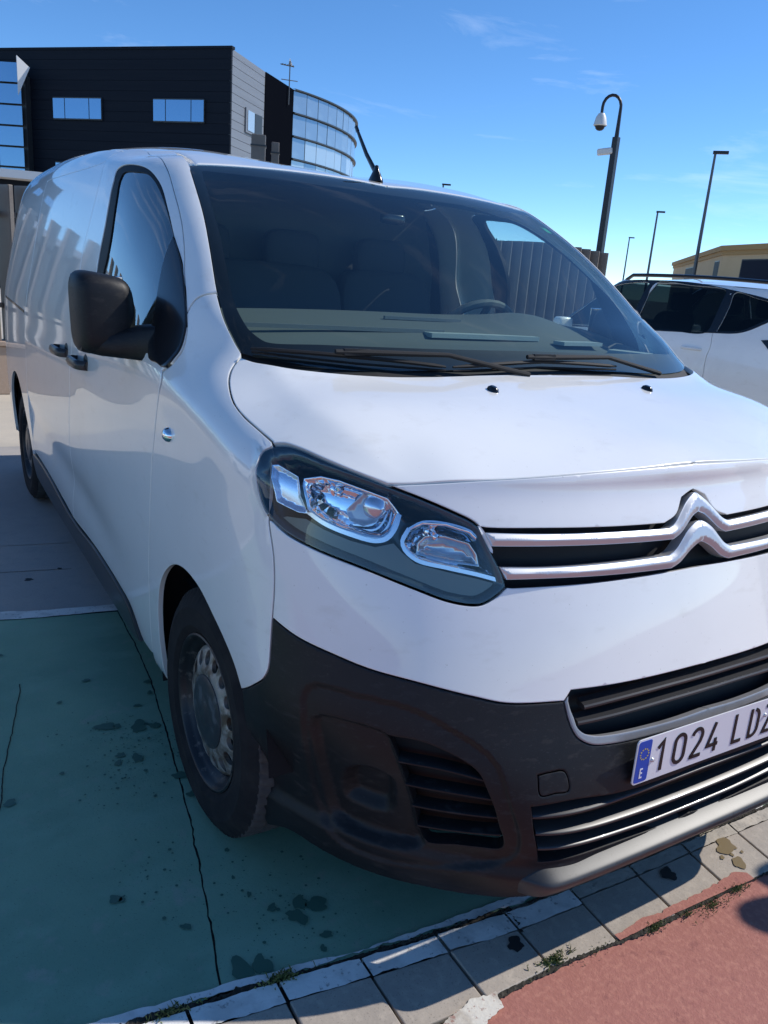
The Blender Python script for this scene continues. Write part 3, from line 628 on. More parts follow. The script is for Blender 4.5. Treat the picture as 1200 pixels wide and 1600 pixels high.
def sheet(name, poly, z, m, parent=None, th=0):
    bm = bmesh.new(); vs = [bm.verts.new((x,y,z)) for x,y in poly]; f = bm.faces.new(vs); f.normal_update()
    if f.normal.z < 0: f.normal_flip()
    bmesh.ops.triangulate(bm, faces=[f]); me = bpy.data.meshes.new(name); bm.to_mesh(me); bm.free(); return put(name, me, parent, m)
def ribbon(name, A, B, z, m, parent=None, th=0.0, base=None):
    """strip between two edges that run the same way"""
    n = min(len(A), len(B)); A = [A[int(i*(len(A)-1)/(n-1))] for i in range(n)]; B = [B[int(i*(len(B)-1)/(n-1))] for i in range(n)]
    V = [(x,y,z) for x,y in A]+[(x,y,z) for x,y in B]; F = [(i,i+1,n+i+1,n+i) for i in range(n-1)]
    me = mesh(name, V, F)
    if me.polygons[0].normal.z < 0: me.flip_normals()
    return put(name, me, parent, m)
g = MB(); g.add([(-400,-400,-.012),(400,-400,-.012),(400,400,-.012),(-400,400,-.012)],[(0,1,2,3)])
ground = tag(g.build('ground', 'concrete'), kind='structure')
# back of the kerb (crack line) and front of it
CX = [-6,-3,-1.6,-1.233,-.948,-.746,-.361,.046,.7,2,6]; CY = [.0,-.39,-.550,-.591,-.623,-.649,-.692,-.706,-.715,-.74,-.82]
TY = [.06,-.345,-.515,-.563,-.600,-.638,-.659,-.688,-.703,-.725,-.80]
FYx = [-6,-3,-1.2,-.619,-.353,-.11,.11,.349,.8,2,6]; FYy = [-.4,-.70,-.83,-.872,-.872,-.890,-.892,-.900,-.905,-.93,-1.0]
cyf = lambda x: float(np.interp(x, CX, CY)); tyf = lambda x: float(np.interp(x, CX, TY)); fyf = lambda x: float(np.interp(x, FYx, FYy))
xs = [-6,-4.5,-3,-2.4]+list(np.arange(-2,2.01,.1))+[2.6,3.4,4.5,6]
# slabs of the parking ground behind the bay
# green bay: two slabs with a sawn joint between
GB = [(-6,2.4),(-3,1.97),(-1.25,1.475),(-.82,1.405),(0,1.30),(1.2,1.16)]
jx = [(-.815,1.40),(-.837,.845),(-.882,.457),(-.934,.074),(-1.002,-.329),(-1.06,-.60)]
bay = tag(bpy.data.objects.new('parking_bay', None), kind='structure'); COL.objects.link(bay)
back = cr(np.array(GB), .2); kb = [(x, cyf(x)+.004) for x in xs]
left = [p for p in kb if p[0] < -1.07]; right = [p for p in kb if p[0] > -1.04]
ja = jag(jx, .0012, .02, 4); jb = [(x+.0042+rn.uniform(-.001,.0018), y) for x, y in ja]
lb_ = [tuple(p) for p in back if p[0] < -.83]; rb_ = [tuple(p) for p in back if p[0] > -.80]
sheet('painted_slab', left+ja[::-1]+lb_[::-1], -.002, 'green_paint', bay)
sheet('painted_slab', right+rb_[::-1]+jb, -.002, 'green_paint', bay)
gs = MB(); gs.add([(-1.3,-.9,-.0085),(-.6,-.9,-.0085),(-.6,1.5,-.0085),(-1.3,1.5,-.0085)],[(0,1,2,3)]); gs.build('joint_filling', 'soil', bay)
c2 = jag([(-1.262,.90),(-1.273,.836),(-1.30,.70),(-1.335,.53),(-1.362,.42),(-1.40,.20)], .0012, .02, 9)
ribbon('joint_crack', c2, [(x+.0035,y) for x,y in c2], .0004, 'soil', bay)
# white line round the bay
ribbon('white_line', jag([(-6,2.47),(-3,2.05),(-1.25,1.552),(-.826,1.475),(0,1.37),(1.2,1.23)], .003, .03, 2), jag([(-6,2.39),(-3,1.96),(-1.25,1.470),(-.82,1.408),(0,1.30),(1.2,1.16)], .002, .03, 3), .002, 'white_road_paint', bay)
xs2 = np.arange(-2.4,2.4,.025)
ribbon('white_line', jag([(x, tyf(x)) for x in xs2], .0012, .02, 5), jag([(x, cyf(x)+.006) for x in xs2], .0022, .02, 6), .002, 'white_road_paint', bay)
# grey slabs behind the bay
SL = [[(-6,2.47),(-3,2.05),(-1.25,1.555),(-.826,1.48),(0,1.372),(1.2,1.23)], [(-6,3.3),(-3,2.75),(-1.157,2.416),(-.857,2.372),(0,2.24),(1.2,2.06)], [(-6,8),(-3,6.0),(-1.1,4.80),(-.8,4.76),(0,4.7),(1.2,4.6)]]
for k in range(2):
    a = [tuple(p) for p in cr(np.array(SL[k]), .3)]; b = [tuple(p) for p in cr(np.array([(x,y-.006) for x,y in SL[k+1]]), .3)]
    o = sheet('concrete_slab', a+b[::-1], -.004, 'grey_slab'); tag(o, kind='structure')
for p0, p1 in (((-1.3,2.05),(-.9,1.98)),):
    a = jag([p0, p1], .001, .02, 11); o = ribbon('slab_crack', a, [(x,y-.004) for x,y in a], -.0025, 'soil', bay)
# kerb: one stone after another, painted along the back edge
kerb = tag(bpy.data.objects.new('kerb', None), kind='structure'); COL.objects.link(kerb)
jts = [-3.0,-2.78,-2.57,-2.36,-2.14,-1.93,-1.72,-1.52,-1.33,-1.135,-.944,-.755,-.565,-.377,-.172,.036,.24,.445,.65,.855,1.06,1.27,1.48,1.7,1.92,2.14,2.36]
skew = lambda x: float(np.interp(x, [-1,-.5,0,.5], [0,0,-.018,-.03]))
gA = []
for i, (a, b) in enumerate(zip(jts[:-1], jts[1:])):
    m = MB(); gp = .0028+rn.uniform(0,.0015); a0, b0 = a+gp, b-gp; dz = rn.uniform(-.0015,.0015)
    ya, yb_ = cyf(a)-.012, cyf(b)-.012; wa, wb_ = ya-.052, yb_-.052; fa, fb = fyf(a), fyf(b)
    if a > -.3: wa, wb_ = ya-.035, yb_-.035
    sa, sb = skew(a), skew(b); T_ = .004+dz
    def q(y, s, x, Y0, Y1): return x+s*(Y0-y)/(Y0-Y1)
    P = [(a0,ya),(b0,yb_),(b0+sb*.25,wb_),(a0+sa*.25,wa),(b0+sb,fb),(a0+sa,fa)]
    # grey body
    m.add([(x,y,T_) for x,y in (P[3],P[2],P[4],P[5])]+[(x,y,-.05) for x,y in (P[3],P[2],P[4],P[5])], [(3,2,1,0),(0,1,5,4),(1,2,6,5),(2,3,7,6),(3,0,4,7)])
    st_o = m.build('kerb_stone', 'kerb_grey' if b < -.2 or i%2 == 0 or True else 'kerb_pale', kerb, bevel=.003)
    m = MB(); top = jag([P[0], P[1]], .0012, .012, 30+i); bot = jag([P[3], P[2]], .0012, .012, 60+i); n = min(len(top),len(bot)); top, bot = top[:n-1]+[top[-1]], bot[:n-1]+[bot[-1]]
    V = [(x,y,T_+.0012) for x,y in top]+[(x,y,T_+.0012) for x,y in bot]+[(x,y,-.05) for x,y in top]; F = [(i_,n+i_,n+i_+1,i_+1) for i_ in range(n-1)]+[(i_,i_+1,2*n+i_+1,2*n+i_) for i_ in range(n-1)]
    m.add(V, F); m.build('painted_edge', 'white_road_paint' if b < .0 else 'kerb_pale', st_o)
# strip of packed earth in the crack, with bumps
def earth(name, pts, w, z, seed, par, hmax=.006):
    r = random.Random(seed); P = cr(np.array(pts), .006); V = []; t = np.gradient(P, axis=0); t /= np.linalg.norm(t,axis=1,keepdims=True)+1e-9; ww = w
    for p, q_ in zip(P, t):
        ww = max(.25*w, min(1.7*w, ww+r.gauss(0,.16)*w)); n = np.array([-q_[1], q_[0]]); c = r.gauss(0,.12)*w
        for k, hh in ((-1,0),(-.45,r.uniform(.2,1)),(.1,r.uniform(.3,1)),(.55,r.uniform(.2,1)),(1,0)):
            X = p+n*(k*ww/2+c+r.gauss(0,.08)*w); V.append((X[0], X[1], z+hmax*hh))
    k = 5; F = [(i*k+j, (i+1)*k+j, (i+1)*k+j+1, i*k+j+1) for i in range(len(P)-1) for j in range(k-1)]
    me = mesh(name, V, F); 
    if me.polygons[0].normal.z < 0: me.flip_normals()
    return put(name, me, par, 'soil')
earth('packed_earth', [(x, cyf(x)-.003) for x in np.arange(-2.2,-.30,.05)], .017, .0, 5, kerb)
earth('packed_earth', [(-.38,-.690),(-.365,-.705),(-.368,-.735),(-.374,-.765)], .014, .003, 8, kerb, .004)
earth('packed_earth', [(x, cyf(x)-.001) for x in np.arange(-.30,1.2,.05)], .006, .001, 6, kerb, .003)
earth('packed_earth', [(x, fyf(x)-.002) for x in np.arange(-.62,.9,.05)], .010, .001, 7, kerb, .004)
# red path in front
rp = jag([(-6,-.5),(-3,-.78),(-1.2,-.88),(-.70,-.885),(-.54,-.864),(-.353,-.868),(-.196,-.885),(0,-.878),(.2,-.884),(.35,-.893),(.8,-.9),(2,-.925),(6,-1.0)], .0016, .02, 21)
o = sheet('red_path', rp+[(6,-8),(-6,-8)], -.003, 'red_surface'); tag(o, kind='structure'); red = o
# red paint that runs over the last centimetres of the kerb
o = ribbon('red_overspill', jag([(-.18,-.872),(-.03,-.868),(.1,-.872),(.22,-.868),(.29,-.866),(.31,-.88)], .0022, .012, 31), jag([(-.18,-.889),(-.03,-.890),(.1,-.894),(.22,-.898),(.29,-.902),(.31,-.902)], .0005, .012, 32), .0062, 'red_surface', red)
wp = [p for a, b in zip([(-.95,-.842),(-.80,-.862),(-.68,-.878),(-.591,-.860),(-.535,-.866),(-.545,-.905),(-.60,-.918),(-.70,-.962),(-.95,-1.05)], [(-.80,-.862),(-.68,-.878),(-.591,-.860),(-.535,-.866),(-.545,-.905),(-.60,-.918),(-.70,-.962),(-.95,-1.05),(-.95,-.842)]) for p in jag([a, b], .0016, .006, 33+int(a[0]*-40))[:-1]]+[(0,0)]
sheet('white_mark', wp[:-1], .0068, 'worn_white', red)
def blob(name, x, y, r, z, m, par, seed, ax=1, ay=1, rz=0):
    q = random.Random(seed); n = 22; P = []; k = [q.uniform(.8,1.2) for _ in range(6)]
    for i in range(n):
        a = 2*math.pi*i/n; rr = r*(1+.16*math.sin(2*a+k[0]*6)+.13*math.sin(3*a+k[1]*6)+.10*math.sin(5*a+k[2]*6)+q.gauss(0,.05)); u, v = rr*math.cos(a)*ax, rr*math.sin(a)*ay
        P.append((x+u*math.cos(rz)-v*math.sin(rz), y+u*math.sin(rz)+v*math.cos(rz)))
    return sheet(name, P, z, m, par)
for i, (x, y, r) in enumerate([(-1.054,.511,.030),(-1.02,.50,.014),(-.957,.473,.034),(-.91,.455,.02),(-1.048,.333,.016),(-1.005,.299,.021),(-1.063,.296,.014),(-1.369,.228,.018),(-1.194,-.247,.016),(-1.18,-.255,.010),(-.907,.061,.018),(-.915,.162,.022),
    (-.872,-.433,.013),(-.806,-.447,.022),(-.771,-.470,.028),(-.829,-.485,.026),(-.791,-.563,.014),(-.815,-.595,.010),(-.858,.749,.015),(-.87,.67,.012),(-1.07,-.40,.012),(-.90,-.20,.008),(-.905,-.37,.008),(-.92,-.30,.006),(-1.0,-.565,.03),(-.955,-.575,.026),(-.93,.60,.012),(-1.16,.72,.010),(-1.22,.31,.008),(-1.05,.84,.014),(-1.3,1.15,.012),(-1.1,1.9,.02),(-.95,2.0,.012)]):
    blob('oil_stain', x, y, r, .0012 if y < 1.4 else -.0025, 'stain_dark' if y < 1.4 else 'stain_black', bay, i, 1, .75, rn.uniform(0,3))
q = random.Random(12); V = []; F = []
for k in range(420):
    cx, cy = random.choice([(-.96,.42,.09),(-1.06,.48,.07),(-.80,-.47,.06),(-.95,.30,.10),(-1.1,.2,.25),(-1.1,-.2,.25),(-.9,-.4,.1)])[:2]
    x, y = cx+q.gauss(0,.075), cy+q.gauss(0,.075); r = abs(q.gauss(0,.0016))+.0010; n = len(V)
    if y < -.62+.1*(-x-1): continue
    V += [(x+r*math.cos(a), y+r*math.sin(a), .0013) for a in (0,1.05,2.1,3.14,4.2,5.2)]; F.append(tuple(range(n,n+6)))
sp = put('oil_specks', mesh('oil_specks', V, F), bay, 'stain_dark'); sp['kind'] = 'stuff'
for i, (x, y, r, z, m) in enumerate([(-.414,-.786,.020,.0058,'stain_black'),(.107,-.787,.022,.0058,'stain_black'),(.349,-.784,.030,.0058,'stain_tan'),(.325,-.845,.020,.0058,'stain_tan'),(.30,-.81,.007,.0058,'stain_tan'),(.335,-.815,.006,.0058,'stain_tan'),(.372,-.82,.005,.0058,'stain_tan')]):
    blob('stain', x, y, r, z+.001, m, kerb, 50+i, 1.1, .9, .3)
# weeds
def tuft(x, y, n, h, sp, seed):
    q = random.Random(seed); m = MB()
    for _ in range(n):
        a = q.uniform(0, 6.28); d = abs(q.gauss(0, sp)); bx, by = x+d*math.cos(a)*1.6, y+d*math.sin(a)*.45; l = h*q.uniform(.4,1); t = q.uniform(0,6.28); w_ = q.uniform(.0006,.0014); lx, ly = math.cos(t)*l*.7, math.sin(t)*l*.7
        m.add([(bx-w_*math.sin(t),by+w_*math.cos(t),0),(bx+w_*math.sin(t),by-w_*math.cos(t),0),(bx+lx*.5,by+ly*.5,l*.7),(bx+lx,by+ly,l*q.uniform(.6,1.0))], [(0,1,2),(1,3,2),(0,2,3)])
    o = m.build('weed_tuft', 'grass'); return o
TW = [(-.931,-.628,160,.022,.018,'grass tuft growing in the black earth crack beside the white line'),(-1.166,-.603,120,.02,.018,'mossy tuft at the bottom end of the earth crack in the white kerb line'),(-.362,-.860,200,.018,.020,'dry spreading weed between the kerb stones and the red path, nearest the shadow edge'),
      (-.066,-.898,120,.015,.014,'bright yellow green weed at the middle of the red path edge'),(.04,-.905,60,.012,.010,'small weed on the red path edge, right of the bright green one'),(.129,-.912,150,.012,.030,'low weed mat along the red path edge under the number plate'),(.241,-.905,120,.014,.016,'green weed where the red path edge meets the blob of shadow'),(-.25,-.880,60,.009,.03,'thin dry weeds along the kerb joint left of the bright green tuft')]
for i, (x, y, n, h, s, l) in enumerate(TW): tag(*((tuft(x, y, n, h, s, i), None, None, None, 'stuff') if i in (5,7) else (tuft(x, y, n, h, s, i), l, 'weed', 'weeds in the kerb joints')))
# ---------------------------------------------------------------- brown steel fence on a low wall
wl = MB(); wl.box((0,7.42,.24), (18,.24,.50)); low_wall = wl.build('low_wall', 'wall_beige', bevel=.01); tag(low_wall, 'low beige wall with a pale top carrying the brown blade fence', 'wall')
wl = MB(); wl.box((0,7.42,.515), (18.04,.30,.045)); wl.build('wall_coping', 'wall_beige', low_wall, bevel=.006)
fence = thing('steel_fence', 'tall fence of brown upright steel blades standing on the low beige wall behind the van', 'fence', (0,7.42,.54))
bl = MB(); bl.box((0,0,.80), (.010,.17,1.60)); bl.box((.022,-.088,.80), (.045,.006,1.60)); b0 = bl.build('fence_blade', 'fence_brown', fence, bevel=.004)
xsb = np.arange(-8.8,7.85,.188)
for i, x in enumerate(xsb):
    o = b0 if i == 0 else b0.copy()
    if i: COL.objects.link(o); o.parent = fence
    o.location = (x, 0, 0); o.rotation_euler = (0,0,math.radians(32+rn.uniform(-4,4))); o.scale = (1,1.28,.97+.02*math.sin(x*2.1))
rl = MB(); rl.box((-.5,.09,.35), (16.8,.03,.05)); rl.build('fence_rail', 'fence_brown', fence); rl = MB(); rl.box((-.5,.09,1.25), (16.8,.03,.05)); rl.build('fence_rail', 'fence_brown', fence)
# ---------------------------------------------------------------- black office building
bd = thing('office_building', 'black clad office building with ribbon windows, grey end wall and curved glass drum', 'building', (0,0,0))
K = Vector(PB(19.91,43.8)[:2]); Lf = Vector(PB(6.48,51.9)[:2]); Rg = Vector(PB(22.98,49.8)[:2]); Hb = 11.5
fd_ = (Lf-K).normalized(); bkd = (Rg-K).normalized()
def wall(name, a, b, z0, z1, th, m, par, inward=None):
    d = (b-a).normalized(); n = Vector((-d.y, d.x)); 
    if inward is not None and n.dot(inward) < 0: n = -n
    mb = MB(); p = [a, b, b+n*th, a+n*th]; mb.hexa([(v.x,v.y,z0) for v in p]+[(v.x,v.y,z1) for v in p]); o = mb.build(name, m, par); me = o.data; bm = bmesh.new(); bm.from_mesh(me); bmesh.ops.recalc_face_normals(bm, faces=bm.faces); bm.to_mesh(me); bm.free(); return o
def course(a, b, z0, z1, m, par, h=.5, th=.05, gap=.03, toward=None):
    """rows of cladding boards in front of a wall"""
    z = z0
    while z < z1-.1: 
        wall('cladding_board', a, b, z+gap/2, min(z+h, z1)-gap/2, th, m, par, toward); z += h
far = K+fd_*34
wall('building_core', K+bkd*.3+fd_*.3, far, 0, Hb-.05, 6.5, 'cladding_joint', bd, bkd)
course(K, K+fd_*8.6*1.0, 0, Hb, 'cladding_black', bd, .48, .12, .012, bkd)
course(K+fd_*8.6, far, 0, Hb, 'cladding_black', bd, .48, .12, .012, bkd)
course(K+bkd*.02, K+bkd*7.2, 0, Hb, 'cladding_grey', bd, .40, .10, .02, fd_)
wall('roof_edge', K-fd_*.05-bkd*.06, far, Hb-.02, Hb+.10, .3, 'cladding_black', bd, bkd); 
def onfac(az, t0=K, dr=fd_):
    a = math.radians(az); s = Vector((math.sin(a), math.cos(a))); c = Vector(CAM[:2]); M2 = Matrix(((s.x,-dr.x),(s.y,-dr.y))); r = M2.inverted() @ (t0-c); return r.y, r.x   # along facade, distance
def window(a0, a1, tt, tb, split=(.25,.5,.25), m='window_blue', fdir=fd_, out=bkd):
    s0, d0 = onfac(a0, K, fdir); s1, d1 = onfac(a1, K, fdir); zt = CAM[2]+tt*(d0+d1)/2; zb = CAM[2]+tb*(d0+d1)/2
    A = K+fdir*s0-out*.10; B = K+fdir*s1-out*.10; f = wall('window_frame', A, B, zb, zt, .09, 'frame_dark', bd, out); t = 0; L = B-A
    for w_ in split:
        p = A+L*(t+.008)-out*.03; q_ = A+L*(t+w_-.008)-out*.03; wall('window_pane', p, q_, zb+.06, zt-.06, .04, m, f, out); t += w_
window(9.31,12.11,.1598,.1377); window(15.18,18.32,.1720,.1478); window(9.33,12.2,.0955,.074); window(15.2,18.45,.099,.078)
for s_ in (19.5,25.5,31): 
    for z_ in (8.6,5.4):
        A = K+fd_*s_-bkd*.1; B = A+fd_*3.0; f = wall('window_frame', A, B, z_, z_+1.0, .09, 'frame_dark', bd, bkd)
        for k in range(3): wall('window_pane', A+fd_*(.04+k)-bkd*.03, A+fd_*(.96+k)-bkd*.03, z_+.05, z_+.95, .04, 'window_blue', f, bkd)
# window with a pushed-out pane in the grey end wall
s0, d0 = onfac(20.83, K, bkd); s1, d1 = onfac(21.75, K, bkd)
A = K+bkd*s0-fd_*.08; B = K+bkd*s1-fd_*.08; f = wall('window_frame', A, B, CAM[2]+.1465*d0, CAM[2]+.172*d0, .07, 'cladding_grey', bd, fd_); wall('window_pane', A+(B-A)*.1-fd_*.03, A+(B-A)*.55-fd_*.03, CAM[2]+.149*d0, CAM[2]+.170*d0, .04, 'curtain_bright', f, fd_); wall('window_pane', A+(B-A)*.58-fd_*.03, A+(B-A)*.98-fd_*.12, CAM[2]+.149*d0, CAM[2]+.170*d0, .04, 'frame_dark', f, fd_)
# glass bay at the far left with its metal fin
g0 = Vector(PB(7.55,50.0)[:2]); g1 = Vector(PB(2.0,53.0)[:2]); gb = wall('glass_bay', g0+bkd*.3, g1+bkd*.3, 0, 10.2, 4.2, 'frame_dark', bd, bkd)
for r in range(8):
    for c in range(4):
        a = g0+(g1-g0)*(c/4+.008); b = g0+(g1-g0)*((c+1)/4-.008); z0 = 10.75-(r+1)*1.02; wall('glass_panel', a, b, z0+.05, z0+.97, .05, 'window_blue', gb, bkd)
fn = MB(); q0 = Vector(PB(7.35,49.6)[:2]); q1 = Vector(PB(8.05,49.8)[:2]); fn.add([(q0.x,q0.y,10.95),(q1.x,q1.y,10.5),(q0.x,q0.y,9.1),(q0.x,q0.y+.15,10.95),(q1.x,q1.y+.15,10.5),(q0.x,q0.y+.15,9.1)], [(0,2,1),(3,4,5),(0,1,4,3),(1,2,5,4),(2,0,3,5)]); fn.build('metal_fin', 'coping_white', gb)
# white canopy slab low on the front
cp = wall('canopy', Vector(PB(10.5,33)[:2]), Vector(PB(-12,38)[:2]), 3.88, 4.16, 6, 'coping_white', bd, bkd); wall('canopy_wall', Vector(PB(10.3,34)[:2]), Vector(PB(-12,39)[:2]), 0, 3.88, 4, 'cladding_black', bd, bkd)
# curved glass drum
A2 = Vector(PB(23.90,51.4)[:2]); B2 = Vector(PB(28.03,60.7)[:2]); tb_ = (B2-Vector(CAM[:2])).normalized(); nb_ = Vector((-tb_.y, tb_.x)); dAB = A2-B2
Rd = dAB.dot(dAB)/(2*dAB.dot(nb_)); cc = B2+nb_*Rd; Rd = abs(Rd); a1 = math.atan2(A2.y-cc.y, A2.x-cc.x); a2 = math.atan2(B2.y-cc.y, B2.x-cc.x)
while a2 < a1: a2 += 2*math.pi
dr = wall('drum_wall', Vector(PB(22.1,47.8)[:2]), A2, 0, Hb, .4, 'cladding_joint', bd, bkd)
N_ = 18; da = (a2+.7-a1)/N_
m = MB(); m.add([(cc.x+(Rd-.25)*math.cos(a1+i*da), cc.y+(Rd-.25)*math.sin(a1+i*da), z) for i in range(N_+1) for z in (0,Hb-.1)], [(2*i,2*i+2,2*i+3,2*i+1) for i in range(N_)], True); drum = m.build('drum_core', 'frame_dark', bd)
zz = [Hb-i*1.24 for i in range(10)]
pm = {}
for k, z1 in enumerate(zz[:-1]):
    z0 = z1-1.24
    for i in range(N_):
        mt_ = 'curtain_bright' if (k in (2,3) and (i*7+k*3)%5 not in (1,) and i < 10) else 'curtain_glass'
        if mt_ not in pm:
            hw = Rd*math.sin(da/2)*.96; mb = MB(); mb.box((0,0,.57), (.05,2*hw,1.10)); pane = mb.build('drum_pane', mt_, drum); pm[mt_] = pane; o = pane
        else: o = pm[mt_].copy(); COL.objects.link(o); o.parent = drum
        am = a1+(i+.5)*da; o.location = (cc.x+Rd*.998*math.cos(am), cc.y+Rd*.998*math.sin(am), z0+.06); o.rotation_euler = (0,0,am+math.radians(((i*5+k*3)%7-3)*.5))
    mb = MB(); V = []
    for i in range(N_*2+1):
        a = a1+i*da/2
        for r, z in ((Rd-.1,z1-.05),(Rd+.16,z1-.03),(Rd+.16,z1+.04),(Rd-.1,z1+.06)): V.append((cc.x+r*math.cos(a), cc.y+r*math.sin(a), z))
    mb.add(V, [(i*4+j,(i+1)*4+j,(i+1)*4+j+1,i*4+j+1) for i in range(N_*2) for j in range(3)]); mb.build('sun_ledge', 'frame_dark', drum)
rfm = MB(); ring_ = [(cc.x+Rd*math.cos(a1+i*da), cc.y+Rd*math.sin(a1+i*da), Hb) for i in range(N_+1)]; rfm.add(ring_+[(cc.x,cc.y,Hb)], [(i,i+1,N_+1) for i in range(N_)]); rfm.build('drum_roof', 'frame_dark', drum)
# TV aerial on the roof
x, y, _ = PB(23.6,50.5); t = MB(); t.tube([(x,y,Hb-1.0),(x,y,Hb+1.25)], .035, 6); ta = t.build('roof_aerial', 'pole_grey'); tag(ta, 'thin television aerial on the office roof left of the glass drum', 'aerial')
t = MB(); t.tube([(x-.55,y,Hb+1.0),(x+.25,y,Hb+1.0)], .03, 5); [t.tube([(x-.5+.16*k,y-.2,Hb+1.0),(x-.5+.16*k,y+.2,Hb+1.05)], .02, 4) for k in range(5)]; t.build('aerial_boom', 'pole_grey', ta)
t = MB(); t.tube([(x-.5,y,Hb+.25),(x+.5,y,Hb+.3)], .025, 5); t.build('aerial_boom', 'pole_grey', ta)
t = MB(); t.add([(x-.1,y,Hb+1.05),(x+.18,y,Hb+1.0),(x,y+.05,Hb+1.42)], [(0,1,2),(2,1,0)]); t.build('aerial_fin', 'coping_white', ta)
# brown steel pillars behind the van
for k, (a0_, w_, h_, l) in enumerate([(21.75,.20,3.25,'taller square brown steel pillar showing above the van roof'),(22.85,.11,3.20,'narrower brown steel pillar just right of the square one above the van roof')]):
    x, y, _ = PB(a0_, 12.4+k*.15); m = MB(); m.box((x,y,h_/2), (w_,w_,h_), rz=-.4); p = m.build('steel_pillar', 'fence_brown', bevel=.01); tag(p, l, 'pillar', 'brown steel pillars behind the van')
    for z_ in (h_-.14,): m = MB(); m.box((x,y,z_), (w_+.02,w_+.02,.02), rz=-.4); m.build('pillar_band', 'frame_dark', p)
# ---------------------------------------------------------------- ochre building on the right
ob = thing('ochre_building', 'low ochre building with projecting cornice and dark windows at the right edge', 'building')
C1 = Vector(PB(52.58,44)[:2]); C0 = Vector(PB(49.75,66)[:2]); C2 = Vector(PB(62,34.5)[:2]); H1 = CAM[2]+.0600*44
dl = (C0-C1).normalized(); dr_ = (C2-C1).normalized(); 
wall('wall_panel', C1, C0, 0, H1-.3, 10, 'render_ochre', ob, dr_); wall('wall_panel', C1+dl*.02-dr_*.02, C2, 0, H1-.3, 9, 'render_ochre', ob, dl)
for (a, b, n, z0, z1, e) in ((C1,C0,dr_,H1-.34,H1-.14,.18),(C1,C0,dr_,H1-.14,H1+.10,.42),(C1,C2,dl,H1-.34,H1-.14,.18),(C1,C2,dl,H1-.14,H1+.10,.42)): wall('cornice', a-n*e-(b-a).normalized()*e, b-n*e, z0, z1, 1.0, 'render_trim', ob, n)
def obwin(corner, dirv, n, s0, s1, z0, z1):
    A = corner+dirv*s0-n*.03; B = corner+dirv*s1-n*.03; f = wall('window_frame', A, B, z0, z1, .2, 'frame_dark', ob, n); wall('window_pane', A+dirv*.05-n*.01, B-dirv*.05-n*.01, z0+.05, z1-.05, .05, 'pane_dark', f, n)
def span(az0, az1, dirv): return onfac(az0, C1, dirv)[0], onfac(az1, C1, dirv)[0]
s0, s1 = span(52.5,51.9,dl); obwin(C1, dl, dr_, .6, 2.2, H1-1.5, H1-.55); 
s0, s1 = span(51.05,50.5,dl); obwin(C1, dl, dr_, s0, s1, H1-1.5, H1-.55)
s0, s1 = span(53.73,55.9,dr_); obwin(C1, dr_, dl, s0, s1, H1-1.5, H1-.55)
# ---------------------------------------------------------------- masts
x, y, _ = PB(44.95,13.2)
cm = thing('camera_mast', 'black mast with gooseneck and white dome camera at the end of the brown fence', 'camera mast', (x,y,0))
m = MB(); m.box((0,0,1.85), (.10,.10,3.7), rz=.3, taper=.85); m.build('mast', 'pole_black', cm)
g = math.radians(-45+8); lx, ly = -.72, .69
nk = [(0,0,3.62),(0,0,3.78),(.0,.0,4.10)]+[(lx*.13*(1-math.cos(a)), ly*.13*(1-math.cos(a)), 4.10+.16*math.sin(a)) for a in np.linspace(.2, math.pi, 9)]+[(lx*.26,ly*.26,4.0)]
m = MB(); m.tube(nk, [.035,.03]+[.022]*(len(nk)-2), 10); m.build('gooseneck', 'pole_black', cm)
m = MB(); m.lathe([(.012,.03),(.045,.02),(.075,-.03),(.095,-.12),(.10,-.14),(.085,-.15)], 'z', 24); dm = m.build('dome_camera', 'camera_white', cm); dm.location = (lx*.26, ly*.26, 3.99)
m = MB(); m.lathe([(.072,-.145),(.065,-.18),(.04,-.205),(.001,-.215)], 'z', 20); m.build('camera_dome', 'pole_black', dm)
m = MB(); m.box((0,0,0), (.10,.22,.09), rz=0); bc = m.build('bullet_camera', 'camera_white', cm, bevel=.02); bc.location = (lx*.14, ly*.14, 3.50); bc.rotation_euler = (-.15,0,math.radians(50))
m = MB(); m.tube([(0,-.10,0),(0,-.125,0)], .04, 14); m.build('camera_lens', 'pole_black', bc)
LMP = [(51.05,46,.1561,'tallest lamp post, rising behind the ochre building'),(48.2,77,.0936,'middle lamp post of the three on the right, seen above the white car roof'),(46.7,112,.0647,'shortest looking lamp post, left of the other two above the white car'),(34.12,80,.1090,'distant lamp head just showing over the middle of the van roof')]
for k, (a_, d, t_, l) in enumerate(LMP):
    x, y, _ = PB(a_, d); h = CAM[2]+t_*d; lp_ = thing('street_lamp', l, 'street lamp', (x,y,0), 0, 'tall street lamps across the road'); r = .0030*d**.5*5
    m = MB(); m.tube([(0,0,0),(0,0,h*.5),(0,0,h)], [.11,.09,.06] if d < 60 else [.12,.10,.075], 8); m.build('lamp_pole', 'pole_grey', lp_)
    g = math.radians(a_); ex, ey = math.cos(g), -math.sin(g); L = .62 if k != 3 else .7
    m = MB(); m.hexa([(ex*s*1.0-ey*w_*.1, ey*s+ex*w_*.1, h+z-.02) for z in (0,.14) for s, w_ in ((-.12,-1),(L,-1),(L,1),(-.12,1))]); m.build('lamp_head', 'pole_black', lp_)
